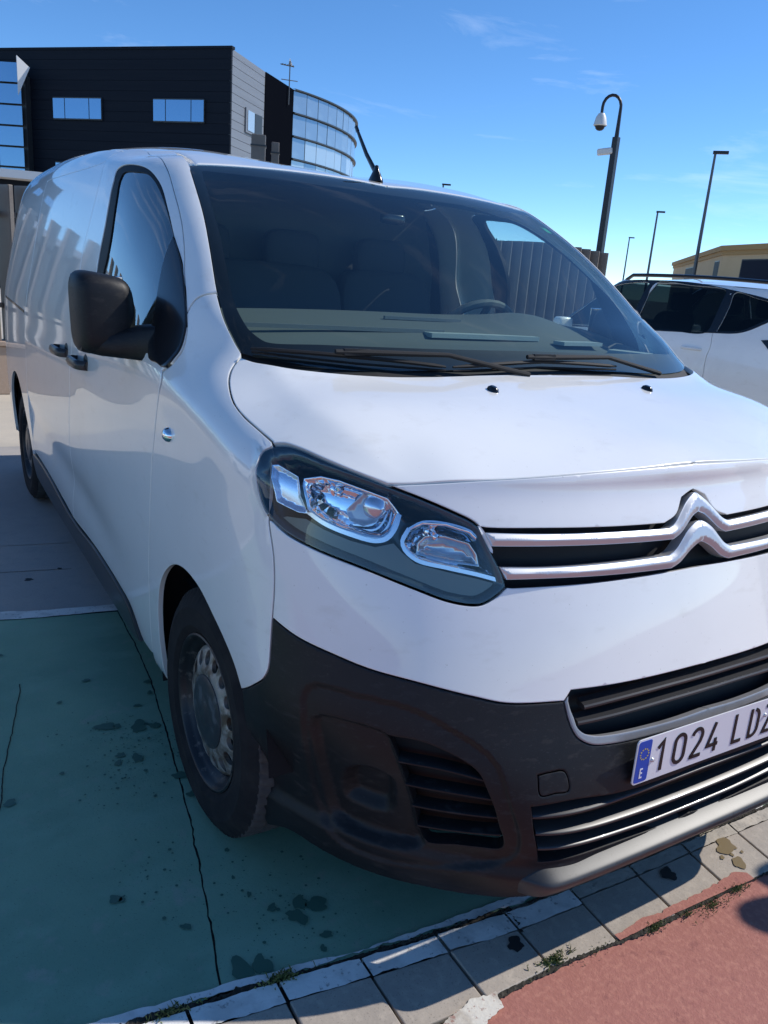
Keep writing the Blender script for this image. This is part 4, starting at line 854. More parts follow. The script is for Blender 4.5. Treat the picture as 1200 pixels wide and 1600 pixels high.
# ---------------------------------------------------------------- trees beyond the fence
def tree(x, y, h, r, label, seed, n=2600):
    q = random.Random(seed); t = thing('tree', label, 'tree', (x,y,0), 0, 'trees beyond the brown fence')
    m = MB(); m.tube([(0,0,0),(.05,.03,h*.4),(-.05,.0,h*.75)], [.14,.10,.05], 8)
    cl = []
    for k in range(16):
        a = q.uniform(0,6.28); e = q.uniform(-.3,1); c = (r*.62*math.cos(a)*q.uniform(.3,1), r*.62*math.sin(a)*q.uniform(.3,1), h*.68+e*h*.25); cl.append((c, r*q.uniform(.28,.46))); m.tube([(0,0,h*.42),(c[0]*.6,c[1]*.6,c[2]-.15),c], [.05,.03,.012], 5)
    m.build('trunk', 'bark', t); V = []; F = []
    for _ in range(n):
        c, rr = q.choice(cl); d = Vector((q.gauss(0,1),q.gauss(0,1),q.gauss(0,1))).normalized()*rr*q.uniform(.55,1.08); p = Vector(c)+d; u = Vector((q.gauss(0,1),q.gauss(0,1),q.gauss(0,.6))).normalized(); v = u.cross(Vector((q.gauss(0,1),q.gauss(0,1),q.gauss(0,1)))).normalized(); s = q.uniform(.05,.10); k = len(V)
        V += [p-u*s, p+v*s*.45, p+u*s, p-v*s*.45]; F.append((k,k+1,k+2,k+3))
    put('crown', mesh('crown', V, F), t, 'leaf')
for i, (a_, d, h, r, l) in enumerate([(36.6,15,2.15,1.1,'rounded green tree behind the fence, seen through the far door window of the van'),(38.6,15.6,2.0,.9,'smaller tree right of the rounded one, seen through the far door window of the van')]):
    x, y, _ = PB(a_, d); tree(x, y, h, r, l, i)
# ================================================================ THE VAN
van = thing('panel_van', 'white panel van with black lower bumper and double chevron grille on the green bay', 'van')
def c0(v): return (0.0, v)
def YZ(*pts, u0=10.): return [uvyz(y, z, u0) for y, z in pts]
# ---- dark inner shell that closes the joints, with the wheel houses cut out
def shell():
    nu, nv = 120, 60; u = np.linspace(0, AS.nu-1, nu); v = np.linspace(0, AS.nv-1, nv); U, W = np.meshgrid(u, v)
    P = AS.ev(U, W)-AS.nrm(U, W)*.024; V = P.reshape(-1,3); F = []
    for j in range(nv-1):
        for i in range(nu-1):
            c = P[j:j+2, i:i+2].reshape(-1,3).mean(0); uu, vv = u[i], v[j]
            if min(np.hypot(c[1]-0, c[2]-.34), np.hypot(c[1]-3.275, c[2]-.34)) < .43 and abs(c[0]) > .6: continue
            if vv > 11.9 and uu < 11.3: continue
            if uu < 6.9 and vv < 10.8: continue
            if uu < 3.2 and 7.0 < vv < 9.6: continue
            F.append((j*nu+i, j*nu+i+1, (j+1)*nu+i+1, (j+1)*nu+i))
    n = len(V); V2 = V*[-1,1,1]; return mesh('body_shell', np.concatenate([V, V2]), F+[tuple(k+n for k in f[::-1]) for f in F], True)
put('body_shell', shell(), van, 'dark_shell')
# ---- flanks
arch_f = UV['arch'][:12]+YZ((.335,.27),(.345,.22))
fender = E(CA, UV['lamp_left'], '-x' if False else UV['bump_gap'], 'fend_low', arch_f, YZ((.345,.22),(.40,.20),(.455,.225)), [uvyz(.455,.225)]+UV['door_f_low'][::-1], '-door_sail', '-notch', UV['ws_side'][::-1][4:] if False else [UV['notch'][0]]+UV['ws_side'][:3][::-1], 'hood_gap')
patch('front_fender', CA, fender, 'white_paint', van, h=.022)
door = E(CA, 'door_top', 'door_rear', UV['clad_top'][2:], [UV['clad_top'][-1]]+UV['door_f_low'][::-1], '-door_sail')
win = [uv for uv in UV['sail_win'][:13]]+YZ((.335,1.37),(.29,1.30),(.285,1.24),(.33,1.215),(.5,1.215),(.8,1.228),(1.08,1.24),(1.16,1.255),(1.195,1.30),(1.203,1.36), u0=8)
win = E(CA, win+[win[0]])
def crease(st):   # the pressed line low on the doors
    u, v = CA.uv(st); P = AS.ev(u, v); y, z = P[:,1], P[:,2]
    g = sm((y-.55)/.8)*sm((3.6-y)/.9); return -.012*g*np.exp(-((z-(.52+.05*(y-1)))/.085)**2)+.004*g*np.exp(-((z-1.02)/.05)**2)
fd, fd2 = patch('front_door', CA, door, 'white_paint', van, holes=[win], h=.03, disp=crease)
glass = E(CA, UV['glass'], [UV['glass'][-1]]+YZ((.50,1.45),(.43,1.33),(.41,1.26), u0=8), YZ((.41,1.26),(.44,1.245),(.8,1.26),(1.02,1.27),(1.09,1.30),(1.105,1.36), u0=9)+[UV['glass'][0]])
for d, o_ in ((fd, 0), (fd2, 1)):
    pass
wf, wf2 = patch('window_frame', CA, inset(win, .001), 'border_black', fd, holes=[glass], h=.04, off=-.003, gap=.0, sub=fd2)
wg, wg2 = patch('window_pane', CA, inset(glass, -.008), 'side_glass', fd, h=.05, off=-.007, thick=0, roll=0, gap=0, sub=fd2)
sail = E(CA, UV['sail_win'][11:]+[uvyz(.30,1.195,8.)], YZ((.30,1.195),(.37,1.2),(.42,1.25),(.45,1.33), u0=8.), [uvyz(.45,1.33,8.)]+[UV['sail_win'][11]])
patch('mirror_base', CA, sail, 'smooth_black', fd, h=.03, off=.006, gap=0, sub=fd2, roll=.002, rings=(.004,))
slide_r = YZ((2.76,1.80),(2.745,1.7),(2.735,1.5),(2.74,1.2),(2.75,.9),(2.745,.6),(2.74,.418), u0=13.)
slide = E(CA, [UV['slide_top'][0]]+YZ((1.95,1.802),(2.4,1.803), u0=12.)+[slide_r[0]], slide_r, [slide_r[-1]]+UV['clad_top'][:3], UV['door_rear'][::-1])
sl, sl2 = patch('sliding_door', CA, slide, 'white_paint', van, h=.035, disp=crease)
ra = YZ(*[(3.275+.425*math.cos(a), .345+.425*math.sin(a)) for a in np.linspace(0.02, math.pi-.02, 22)][::1], u0=14.)
side = E(CA, UV['ws_side'][3:], [UV['ws_side'][-1], (5.25,18.6), (5.6,DV)], [(u,DV) for u in np.linspace(5.6,16.9,14)], [(16.9,v) for v in np.linspace(DV,1.2,20)],
         [(16.9,1.2)]+YZ((3.85,.33),(3.72,.33), u0=15.), ra, YZ((2.845,.33),(2.76,.345), u0=13.), [uvyz(2.76,.345,13.)]+slide_r[::-1], [slide_r[0]]+YZ((2.4,1.803),(1.95,1.802), u0=12.)+[UV['slide_top'][0]], '-door_top', '-notch')
patch('side_frame', CA, side, 'white_paint', van, h=.035)
clad = E(CA, UV['clad_top'], [UV['clad_top'][-1]]+YZ((.62,.235),(.9,.225),(1.5,.225),(2.2,.235),(2.74,.26), u0=10.), [uvyz(2.74,.26,13.), uvyz(2.78,.38,13.), UV['clad_top'][0]])
patch('sill_cladding', CA, clad, 'slat_grey', van, h=.03, off=.012, gap=.003, roll=.004, rings=(.006,), thick=.03)
# belt mouldings, fuel slot line and track groove
def strip(name, pts, w, mt, parent, off=.001, thick=.003, ch=CA, both='mirror', sub=None):
    p = cr(ch.ch(pts)); t = np.gradient(p, axis=0); t /= np.linalg.norm(t,axis=1,keepdims=True); n = np.stack([-t[:,1],t[:,0]],1)
    ww = np.full((len(p),1), w/2) if np.isscalar(w) else np.interp(np.linspace(0,1,len(p)), np.linspace(0,1,len(w)), w)[:,None]/2
    return patch(name, ch, np.concatenate([p+n*ww, (p-n*ww)[::-1]]), mt, parent, h=.03, off=off, gap=0, thick=thick, roll=0, rings=(), both=both, sub=sub)
strip('door_track', YZ((2.80,1.150),(3.3,1.165),(3.72,1.175), u0=14.), .014, 'smooth_black', van, off=.0015)
# ---- bonnet, roof, windscreen
hood = E(CH, [(0,-.7085)]+[tuple(p) for p in np.abs(AS.ev(*np.array(UV['cut'][::-1][1:]).T)[:,:2])*[1,0]+AS.ev(*np.array(UV['cut'][::-1][1:]).T)[:,:2]*[0,1]], '-lamp_top', '-hood_gap', [(abs(q_[0]), q_[1]) for q_ in AS.ev(*np.array(UV['hood_rear'][:-1]).T)]+[(0.,-.196)], [(0.,-.196),(0.,-.7085)])
def hoodcrease(st):
    x, y = st[:,0], st[:,1]; r = .30+.55*np.clip(-y,0,.7)**1.0
    xr = np.interp(y, [-.66,-.62,-.55,-.45,-.31,-.06,.03], [.60,.64,.69,.725,.755,.745,.735])
    return .008*np.where(x < xr, np.exp(-((x-xr)/.30)**2), np.exp(-((x-xr)/.050)**2))*sm((y+.68+.12*np.clip(x-.5,0,1))/.24)*sm((.02-y)/.10+.25)
patch('bonnet', CH, hood, 'white_paint', van, h=.022, both='joined', gap=.0025, disp=hoodcrease)
rf_pts = AS.ev(np.linspace(5.5,15.6,22), np.full(22, DV)); rfx = [(abs(p[0])-.012, p[1]) for p in rf_pts]
wt = AS.ev(*np.array(UV['ws_top'][::-1]).T); wtx = [(0,float(wt[0][1])-.001)]+[(abs(p[0]), p[1]) for p in wt]
roof = E(CR, wtx[:-1]+[(.672,.815)], [(.672,.815),(.655,.93)]+rfx[1:], [rfx[-1],(.5,3.93),(0,3.96)], [(0,3.96),(0,float(wt[0][1])-.001)])
def roofrib(st): 
    x, y = st[:,0], st[:,1]; return -.006*sm((y-1.5)/.1)*(np.exp(-((x-.18)/.03)**2)+np.exp(-((x-.46)/.03)**2))
patch('roof', CR, roof, 'white_paint', van, h=.035, both='joined', gap=.002, disp=roofrib, roll=.004, rings=(.008,))
patch('roof_ditch', CR, inset(roof, -.03), 'white_paint', van, h=.05, both='joined', gap=0, off=-.016, thick=0, roll=0)
patch('headliner', CR, inset(roof, .01), 'cabin_grey', van, h=.08, both='joined', gap=0, off=-.05, thick=0, roll=0)
wsb = [(u, v+.12) for u, v in UV['hood_rear'][1:-1]]
ws = E(CA, UV['ws_side'], UV['ws_top']+[c0(UV['ws_top'][-1][1]-.02)], [c0(17.6), c0(12.35)] if False else [c0(UV['ws_top'][-1][1]-.02), c0(12.4)], [c0(12.4)]+wsb[::-1]+[UV['ws_side'][0]])
wsi = E(CA, UV['frit_side'], [UV['frit_side'][-1],(4.45,17.45),(3.6,17.5),(2.4,17.5),(1.2,17.48),(0,17.45)], [(0,17.45),(0,12.85)], [(0,12.85)]+UV['frit_bot'][::-1])
scr = patch('windscreen', CA, ws, 'windscreen_glass', van, h=.05, both='joined', off=-.003, gap=.003, thick=0, roll=0)
def ringpatch(name, outer, inner, mt, parent, off):
    # the inner outline touches the centre line, so bridge both loops into one half outline
    a = outer; b = inner
    ia = [i for i in range(len(a)) if a[i][0] > 1e-6]; ib = [i for i in range(len(b)) if b[i][0] > 1e-6]
    def run(P):  # open run off the axis, from the upper axis point to the lower
        P = np.array(P); ax = P[:,0] < 1e-6; n = len(P); s = [i for i in range(n) if ax[i] and not ax[(i+1)%n]][0]; out = [P[s]]; k = (s+1)%n
        while not ax[k]: out.append(P[k]); k = (k+1)%n
        out.append(P[k]); out = np.array(out); return out if out[0][1] > out[-1][1] else out[::-1]
    A, B = run(a), run(b)
    return patch(name, CA, np.concatenate([A, B[::-1]]), mt, parent, h=.05, both='joined', off=off, gap=0, thick=0, roll=0, rings=())
def half_ring(): return ringpatch('windscreen_border', inset(ws, .004), wsi, 'border_black', scr, -.006)
half_ring()
# scuttle below the glass
cow = MB(); 
for sx in (-1, 1):
    pts = [AS.ev(u, v) for u, v in UV['hood_rear'][:-1]]+[np.array([0,-.187,1.243])]
    for p, q_ in zip(pts[:-1], pts[1:]):
        A = [Vector((sx*p[0], p[1]-.03, p[2]-.035)), Vector((sx*q_[0], q_[1]-.03, q_[2]-.035)), Vector((sx*q_[0], q_[1]+.05, q_[2]+.012)), Vector((sx*p[0], p[1]+.05, p[2]+.012))]
        cow.add(A if sx < 0 else A[::-1], [(0,1,2,3)], True)
cow.build('scuttle', 'matt_black', van)
# ---- front end
zc = lambda z: vat(0., z)
nose = E(CA, UV['cut'][:-1]+[c0(UV['cut'][-1][1])], [c0(UV['cut'][-1][1]), c0(UV['gr_top'][-1][1]+.03)], [c0(UV['gr_top'][-1][1]+.03)]+UV['gr_top'][::-1][1:2], UV['gr_top'][::-1][1:4], UV['gr_top'][::-1][3:], ['x'] and [UV['gr_top'][0]]+UV['lamp_top2'][::-1][2:])
strip('gap_backing', [(u_, v_-.12) for u_, v_ in UV['cut'][:-1]]+[c0(UV['cut'][-1][1]-.12)], .018, 'dark_shell', van, off=-.012, thick=0)  # dark strips added behind the panel gaps so they read as shaded
for k_ in ('bump_gap','wb'): strip('gap_backing', UV[k_], .026, 'dark_shell', van, off=-.010, thick=0)
patch('nose_panel', CA, nose, 'white_paint', van, h=.015, both='joined', gap=.0022)
bump = E(CA, UV['bump_gap'][::-1], [UV['bump_gap'][0]]+UV['lamp_bot'][::-1], UV['gr_bot'][1:-1]+[c0(7.87)], [c0(7.87), c0(5.68)], [c0(5.68)]+UV['lg_top'][::-1][1:4], UV['lg_top'][::-1][3:], '-wb')
def chips(st): return np.zeros(len(st))
patch('front_bumper', CA, bump, 'white_paint', van, h=.015, both='joined', gap=.0022)
# black lower bumper with its recesses
fogrec = E(CA, UV['fogrec']+[UV['fogrec'][0]]); fogpan = E(CA, UV['fogpan']+[UV['fogpan'][0]]); fogdim = E(CA, UV['fogdim']+[UV['fogdim'][0]]); intake = E(CA, UV['intake']+[UV['intake'][0]])
tow = E(CA, UV['towcap']+[UV['towcap'][0]], step=.006)
def lowdisp(st):
    d = -.008*sm(sdist(fogrec, st)/.013+.25)-.020*sm(sdist(fogpan, st)/.017+.25)-.030*sm(sdist(fogdim, st)/.028+.2)
    u, v = CA.uv(st); P = AS.ev(u, v)
    d += .016*sm((P[:,2]*-1+.30)/.035)*sm((u-1.2)/.5)                       # skirt that stands proud along the foot
    d += .012*sm((.245-P[:,2])/.05)*(u>0)*0
    return d
v_lt = UV['low_open_top'][-1][1]; v_lb = 1.86
low = E(CA, UV['wb'], UV['trim_out'][:-1]+[c0(4.43)], [c0(4.43), c0(v_lt)], [c0(v_lt)]+UV['low_open_top'][::-1][1:], 'low_open', UV['low_open_bot'][:-1]+[c0(v_lb)], [c0(v_lb), c0(.55)],
        [c0(.55),(1.0,.5),(1.8,.45),(2.6,.4),(3.4,.3),(4.2,.3),(5.0,.5),(min(5.5, UV['bump_arch'][-1][0]-.25),.6),UV['bump_arch'][-1]], UV['bump_arch'][::-1], '-fend_low')
lb = patch('lower_bumper', CA, low, 'black_plastic', van, holes=[intake, tow], h=.0065, both='joined', gap=.0015, disp=lowdisp, thick=.03, roll=.002, rings=(.004,))
patch('tow_eye_cover', CA, tow, 'black_plastic', van, h=.015, gap=.0015, off=-.0005, roll=.001, rings=(.003,))
# openings lined behind
def backing(name, poly, off, mt='matt_black', both='joined', h=.05): return patch(name, CA, inset(poly, -.02), mt, van, h=h, both=both, gap=0, off=off, thick=0, roll=0, rings=())
# ---- upper grille: dark box and the two chevron bars
def ridge(poly, top, w):
    return lambda st: top*np.minimum(np.where(np.abs(st[:,0])<1e-6, 9, 1)*pdist(np.array([p for p in run_open(poly)]), st, False)/w, 1)
def run_open(P):
    ax = P[:,0] < 1e-6; n = len(P); s = [i for i in range(n) if ax[i] and not ax[(i+1)%n]][0]; out = [P[s]]; k = (s+1)%n
    while not ax[k]: out.append(P[k]); k = (k+1)%n
    out.append(P[k]); return out
gro = E(CA, [c0(9.78)]+UV['gr_top'][::-1][1:4], UV['gr_top'][::-1][3:], [UV['gr_top'][0]]+UV['lamp_top2'][4:], UV['gr_bot'][1:-1]+[c0(7.87)], [c0(7.87), c0(9.78)])
backing('grille_mesh', gro, -.045)
def bar(k, top, off):
    t, tp, b, bp = (UV['bar%d_%s'%(k,s)] for s in ('t','tp','b','bp'))
    P = E(CA, t, tp[:-1]+[c0(tp[-1][1]+.02)], [c0(tp[-1][1]+.02), c0(bp[-1][1]+.02)], [c0(bp[-1][1]+.02)]+bp[::-1][1:], b[::-1], step=.006)
    return patch('grille_bar', CA, P, 'silver', van, h=.006, both='joined', gap=0, off=off, disp=ridge(P if area(P)>0 else P[::-1], top, .011), thick=.03, roll=0, rings=(.002,.0055,.0105))
bar(1, .007, .004); bar(2, .007, .004)
def fin(name, uv, depth, t, mt, parent, joined=True, off=-.004, droop=.15):
    P = np.array(uv); p = cr(CA.ch(P), .02); u, v = CA.uv(p); X = AS.ev(u, v); N = CA.nrm(p); N[:,2] = 0; N /= np.linalg.norm(N,axis=1,keepdims=True)
    if joined and u[-1] < .05: X[-1,0] = 0; N[-1] = (0,-1,0)
    V = []; 
    sec = [(off-.003, t*.5), (off, t*.2), (off, -t*.25), (off-.003, -t*.5), (off-depth, -t*.5-droop*depth*0), (off-depth, t*.5+droop*depth)]
    for x, n in zip(X, N):
        for a, b in sec: V.append(x+n*a+np.array([0,0,b]))
    k = len(sec); F = [(i*k+j, i*k+(j+1)%k, (i+1)*k+(j+1)%k, (i+1)*k+j) for i in range(len(X)-1) for j in range(k)]
    mb = MB(); mb.add(V, F, True); mb.add([V[j] for j in range(k)], [tuple(range(k))])
    mb.add([(-a,b,c) for a,b,c in V], [f[::-1] for f in F], True) if joined else None
    return mb.build(name, mt, parent)
lg = E(CA, UV['lg_top'][1:4], UV['lg_top'][3:-1]+[c0(5.68)], [c0(5.68), c0(4.43)], [c0(4.43)]+UV['trim_out'][::-1][1:], step=.008)
backing('lower_grille_mesh', lg, -.05)
trim = E(CA, [UV['lg_top'][0], UV['lg_top'][1]], 'x' if False else [UV['lg_top'][1], UV['trim_in'][0]], UV['trim_in'][:-1]+[c0(4.70)], [c0(4.70), c0(4.44)], [c0(4.44)]+UV['trim_out'][::-1][1:], step=.006)
patch('grille_surround', CA, trim, 'trim_grey', van, h=.008, both='joined', gap=.0008, off=.002, thick=.02, roll=.002, rings=(.004,))
for k in ('slat1', 'slat2'): fin('grille_slat', UV[k][:-1]+[c0(UV[k][-1][1])], .03, .010, 'slat_grey', van)
lo = E(CA, 'low_open', UV['low_open_bot'][:-1]+[c0(v_lb)], [c0(v_lb), c0(v_lt)], [c0(v_lt)]+UV['low_open_top'][::-1][1:])
backing('intake_mesh', lo, -.06)
for k, vv in (('lslat1', 3.28), ('lslat2', 2.63), ('lslat3', 2.10)):
    s = UV[k][:3]; fin('grille_slat', s+[(.4,s[-1][1]*.4+vv*.6),c0(vv)], .035, .009, 'slat_grey', van)
backing('fog_intake_mesh', intake, -.06, both='mirror')
for k in ('is1', 'is2', 'is3', 'is4'):
    o = fin('intake_slat', UV[k], .03, .007, 'black_plastic', van, joined=False, off=-.012); mirrored(o, van)
# light lower lip
def lip():
    path = [(0,0,1),(.12,.0,1),(.24,.001,1),(.34,.003,1),(.42,.006,1),(.452,.012,1),(.475,.032,.9),(.51,.075,.6),(.545,.118,.25),(.565,.142,.03)]
    sec = [(-.845,.300),(-.878,.288),(-.901,.277),(-.909,.272),(-.911,.266),(-.908,.256),(-.895,.236),(-.878,.216),(-.868,.209),(-.80,.206)]
    V = []
    for x, dy, s in path:
        for y, z in sec: V.append((-x, (y+.862)*(.35+.65*s)-.862+dy+(1-s)*.0, .25+(z-.25)*(s*.8+.2)))
    k = len(sec); F = [(i*k+j, (i+1)*k+j, (i+1)*k+j+1, i*k+j+1) for i in range(len(path)-1) for j in range(k-1)]
    mb = MB(); mb.add(V, F, True); mb.add([(-a,b,c) for a,b,c in V], [f[::-1] for f in F], True)
    o = mb.build('bumper_lip', 'lip_grey', van, sharp=60); me = o.data
    bm = bmesh.new(); bm.from_mesh(me); bmesh.ops.remove_doubles(bm, verts=bm.verts, dist=1e-4); bmesh.ops.recalc_face_normals(bm, faces=bm.faces); bm.to_mesh(me); bm.free()
    s = o.modifiers.new('subdivision', 'SUBSURF'); s.levels = s.render_levels = 2
lip()
# ---- headlamps
lamp = E(CA, UV['lamp_top'], 'lamp_top2', 'lamp_bot', 'lamp_left')
ho = lamp if area(lamp) > 0 else lamp[::-1]
def bowl(poly, d0, d1, w): return lambda st: -(d0+(d1-d0)*sm(pdist(poly, st)/w))
hl, hl2 = patch('headlamp', CA, lamp, 'lamp_glass', van, h=.02, gap=.003, off=.0, thick=0, roll=0)
def lp(name, poly, mt, d0, d1, w, h=.01, thick=0.0, rings=(.004,)):
    return patch(name, CA, poly, mt, hl, h=h, gap=0, disp=bowl(poly if area(poly)>0 else poly[::-1], d0, d1, w), thick=thick, roll=0, sub=hl2, rings=rings)
lp('lamp_housing', inset(lamp, .0035), 'lamp_dark', .004, .085, .05)
def closed(k):
    P = UV[k]+[UV[k][0]]; return E(CA, *[[P[i], P[i+1]] for i in range(len(P)-1)], step=.006)
r1, r2, r0 = closed('ref1'), closed('ref2'), closed('ref0')
lp('reflector', r1, 'lamp_chrome', .020, .070, .028, h=.006)
lp('reflector', r2, 'lamp_chrome', .016, .055, .022, h=.006)
patch('lamp_step', CA, closed('step'), 'lamp_step', hl, h=.006, gap=0, off=-.019, thick=0, roll=0, sub=hl2, rings=())
lp('reflector', r0, 'lamp_plate', .010, .020, .010, h=.005)
def rim(poly, w, mt, off):
    a = inset(poly, -w); a = a if area(a) > 0 else a[::-1]; b = poly if area(poly) > 0 else poly[::-1]
    return patch('lamp_bezel', CA, a, mt, hl, holes=[inset(b, .001)], h=.02, gap=0, off=off, thick=.02, roll=.002, sub=hl2, rings=())
for k_, w_, of_ in (('bez1',.009,-.019),('bez2',.008,-.014),('bez3',.004,-.014),('rib1',.0035,-.034),('rib2',.0035,-.037),('rib3',.0035,-.040)): strip('lamp_bezel', UV[k_], w_, 'chrome_soft', hl, off=of_, thick=.012, sub=hl2)
lp('light_guide', closed('guide'), 'lamp_frost', .030, .036, .008, h=.008)
lp('indicator', closed('ind'), 'indicator', .030, .045, .02, h=.008)
def lampbits():
    def at(uv, d): u, v = uv; return Vector(AS.ev(u, v)-AS.nrm(np.array(u), np.array(v))*d), Vector(AS.nrm(np.array(u), np.array(v)))
    fw = Vector((-.25,-1,.05)).normalized()
    c, n = at(tuple(np.mean(UV['ref1'][5:8],0)*.6+np.mean(UV['ref1'],0)*.4), .055)
    m = MB(); pr = [(.001,.030),(.018,.026),(.030,.014),(.034,0),(.036,-.012),(.036,-.03),(.039,-.03),(.039,-.05)]
    m.lathe([(r, -h) for r, h in pr], 'y', 32); o = m.build('projector', 'chrome_soft', hl, sharp=50); o.location = c; 
    o.rotation_euler = Vector((0,-1,0)).rotation_difference(fw).to_euler()
    mirrored_at(o, hl2)
    for k, rr in (('ref1', .009), ('ref2', .010)):
        c, n = at(tuple(np.array(UV[k][2])*.55+np.mean(UV[k],0)*.45), .045); b = MB(); b.lathe([(.0005,-.03),(rr*.7,-.026),(rr,-.015),(rr,.0),(rr*1.5,.002),(rr*1.5,.012)], 'y', 20)
        o = b.build('bulb', 'chrome', hl); o.location = c; o.rotation_euler = Vector((0,-1,0)).rotation_difference(fw).to_euler(); mirrored_at(o, hl2)
    # ledge with fluting between the two bowls and the foot of the lamp
def mirrored_at(o, parent):
    c = bpy.data.objects.new(o.name.split('.')[0], o.data); COL.objects.link(c); c.parent = parent
    c.location = (-o.location.x, o.location.y, o.location.z); e = o.rotation_euler; c.rotation_euler = (e.x, -e.y, -e.z)
lampbits()
# ---- side repeater, door handles, nozzles, aerial
def flank(y, z, d=0, u0=10.): 
    u, v = uvyz(y, z, u0); n = AS.nrm(np.array(u), np.array(v)); return Vector(AS.ev(u, v)+n*d), Vector(n)
p, n = flank(.172, 1.028, .0, 8.5)
m = MB(); m.lathe([(.0005,-.016),(.012,-.014),(.020,-.008),(.023,0),(.026,.0),(.026,.004)], 'x', 28); o = m.build('side_repeater', 'chrome', van); o.location = p; o.scale = (1,1.15,.85); mirrored_at(o, van)
def handle(y, par, par2):
    for s, pr in ((-1, par), (1, par2)):
        m = MB(); pts = [flank(y+dy, 1.078+dz, d)[0] for dy, dz, d in ((-.095,0,.004),(-.088,.001,.03),(-.06,.002,.040),(0,.003,.043),(.06,.002,.040),(.088,.001,.03),(.095,0,.004))]
        if s > 0: pts = [Vector((-q.x, q.y, q.z)) for q in pts]
        V = []; prof = [(-.008,-.017),(.004,-.015),(.009,0),(.004,.015),(-.008,.017)]
        for q in pts: 
            for a, b in prof: V.append((q.x+s*a, q.y, q.z+b))
        F = [(i*5+j, i*5+(j+1)%5, (i+1)*5+(j+1)%5, (i+1)*5+j) for i in range(len(pts)-1) for j in range(5)]
        if s > 0: F = [f[::-1] for f in F]
        m.add(V, F, True); m.build('door_handle', 'slat_grey', pr, sharp=60)
        m = MB(); q, n = flank(y-.055, 1.09, .001); m.lathe([(.0005,-.0),(.038,-.0005),(.042,.001),(.044,.004)], 'x', 24); o = m.build('handle_recess', 'black_plastic', pr); o.location = (s*-q.x if s>0 else q.x, q.y, q.z); o.scale = (s*-1 if s>0 else 1,.9,.62)
        if s > 0: o.scale = (-1,.9,.62); o.location = (-q.x, q.y, q.z)
handle(1.235, fd, fd2); handle(1.62, sl, sl2)
for s in (-1, 1):
    m = MB(); m.lathe([(.0005,.012),(.006,.0115),(.011,.007),(.013,0)], 'z', 18); o = m.build('washer_nozzle', 'smooth_black', van); z = float(HB.z(np.array(.276), np.array(-.303))); o.location = (s*.276, -.303, z); o.scale = (1.0,1.5,1); o.rotation_euler = (.2,0,0)
za = float(RB.z(np.array(0.), np.array(.86)))
m = MB(); m.lathe([(.030,0),(.028,.008),(.021,.022),(.012,.040),(.008,.055),(.0005,.058)], 'z', 24); o = m.build('aerial', 'smooth_black', van); o.location = (.012,.86,za-.003); o.scale = (.75,1.35,1)
m = MB(); m.tube([(0,.0,.03),(0,.06,.10),(0,.125,.195)], [.0095,.008,.006], 10); m.tube([(0,.118,.185),(0,.130,.203)], [.0075,.0075], 10); m.build('aerial_rod', 'smooth_black', o); 
# ---- wipers
def glassp(x, z, d): 
    u, v = uvxz(abs(x), z, 2.5 if abs(x) > .3 else 1., 12.6); p = AS.ev(u, v)+AS.nrm(np.array(u), np.array(v))*d; return Vector((p[0] if x < 0 else -p[0], p[1], p[2]))
def wiper(x0, x1, zs, xa):
    w = MB(); n = 14; pts = [glassp(x0+(x1-x0)*i/n, np.interp(i/n, [0,.5,1], zs), .012+.008*math.sin(math.pi*i/n)) for i in range(n+1)]
    w.tube(pts, [.003]+[.0058]*(n-1)+[.003], 6); o = w.build('wiper', 'matt_black', van)
    bl = MB(); bl.tube([glassp(x0+(x1-x0)*i/n, np.interp(i/n, [0,.5,1], zs)-.002, .004) for i in range(n+1)], .003, 4); bl.build('wiper_blade', 'rubber', o)
    ar = MB(); mid = glassp((x0+x1)/2, zs[1], .034); ar.tube([mid+Vector((-.06*np.sign(xa-x0),0,0)), mid, glassp((x0+x1)/2+(xa-(x0+x1)/2)*.5, zs[1]+.001, .036), glassp(xa, 1.236, .004)], [.006,.008,.006,.007], 8)
    ar.box(tuple(mid), (.075,.012,.016)); ar.build('wiper_arm', 'matt_black', o)
wiper(-.787, -.33, (1.262,1.250,1.243), -.08); wiper(-.31, .29, (1.243,1.254,1.250), .50)
# ---- wheels
def wheel_tyre():
    V = []; F = []; n = 300
    prof = [(.208,-.190),(.214,-.205),(.222,-.212),(.236,-.2185),(.239,-.2205),(.243,-.2195),(.262,-.2225),(.285,-.2215),(.288,-.2228),(.292,-.2205),(.303,-.217),(.318,-.2095),(.3275,-.2005)]
    tread = np.linspace(-.196,-.020,23); prof2 = [(.3275,-.0155),(.318,-.0065),(.300,.002),(.245,.004),(.208,-.02)]
    rows = prof+[(None,x) for x in tread]+prof2
    for r, x in rows:
        for k in range(n):
            a = 2*math.pi*k/n; rr = r
            if r is None:
                c = (x+.108)/.088; rr = .343-.006*abs(c)**3
                ph = (k/n*64+(.7*abs(c)+.25*c*c))%1
                if ph < .22 and abs(c) > .22: rr -= .006
                if min(abs(c-.42),abs(c+.42),abs(c)) < .055: rr -= .008
            elif r in (.3275,.318): rr = r-(.003 if (k/n*64+.95)%1 < .24 else 0)
            V.append((x, rr*math.cos(a), rr*math.sin(a)))
    F = [(i*n+k, i*n+(k+1)%n, (i+1)*n+(k+1)%n, (i+1)*n+k) for i in range(len(rows)-1) for k in range(n)]
    me = mesh('tyre', V, F, True); me.materials.append(M['rubber']); me.materials.append(M['tread_dust'])
    me.polygons.foreach_set('material_index', [1 if len(prof) <= f[0]//n < len(rows)-len(prof2)-1 else 0 for f in F]); return me
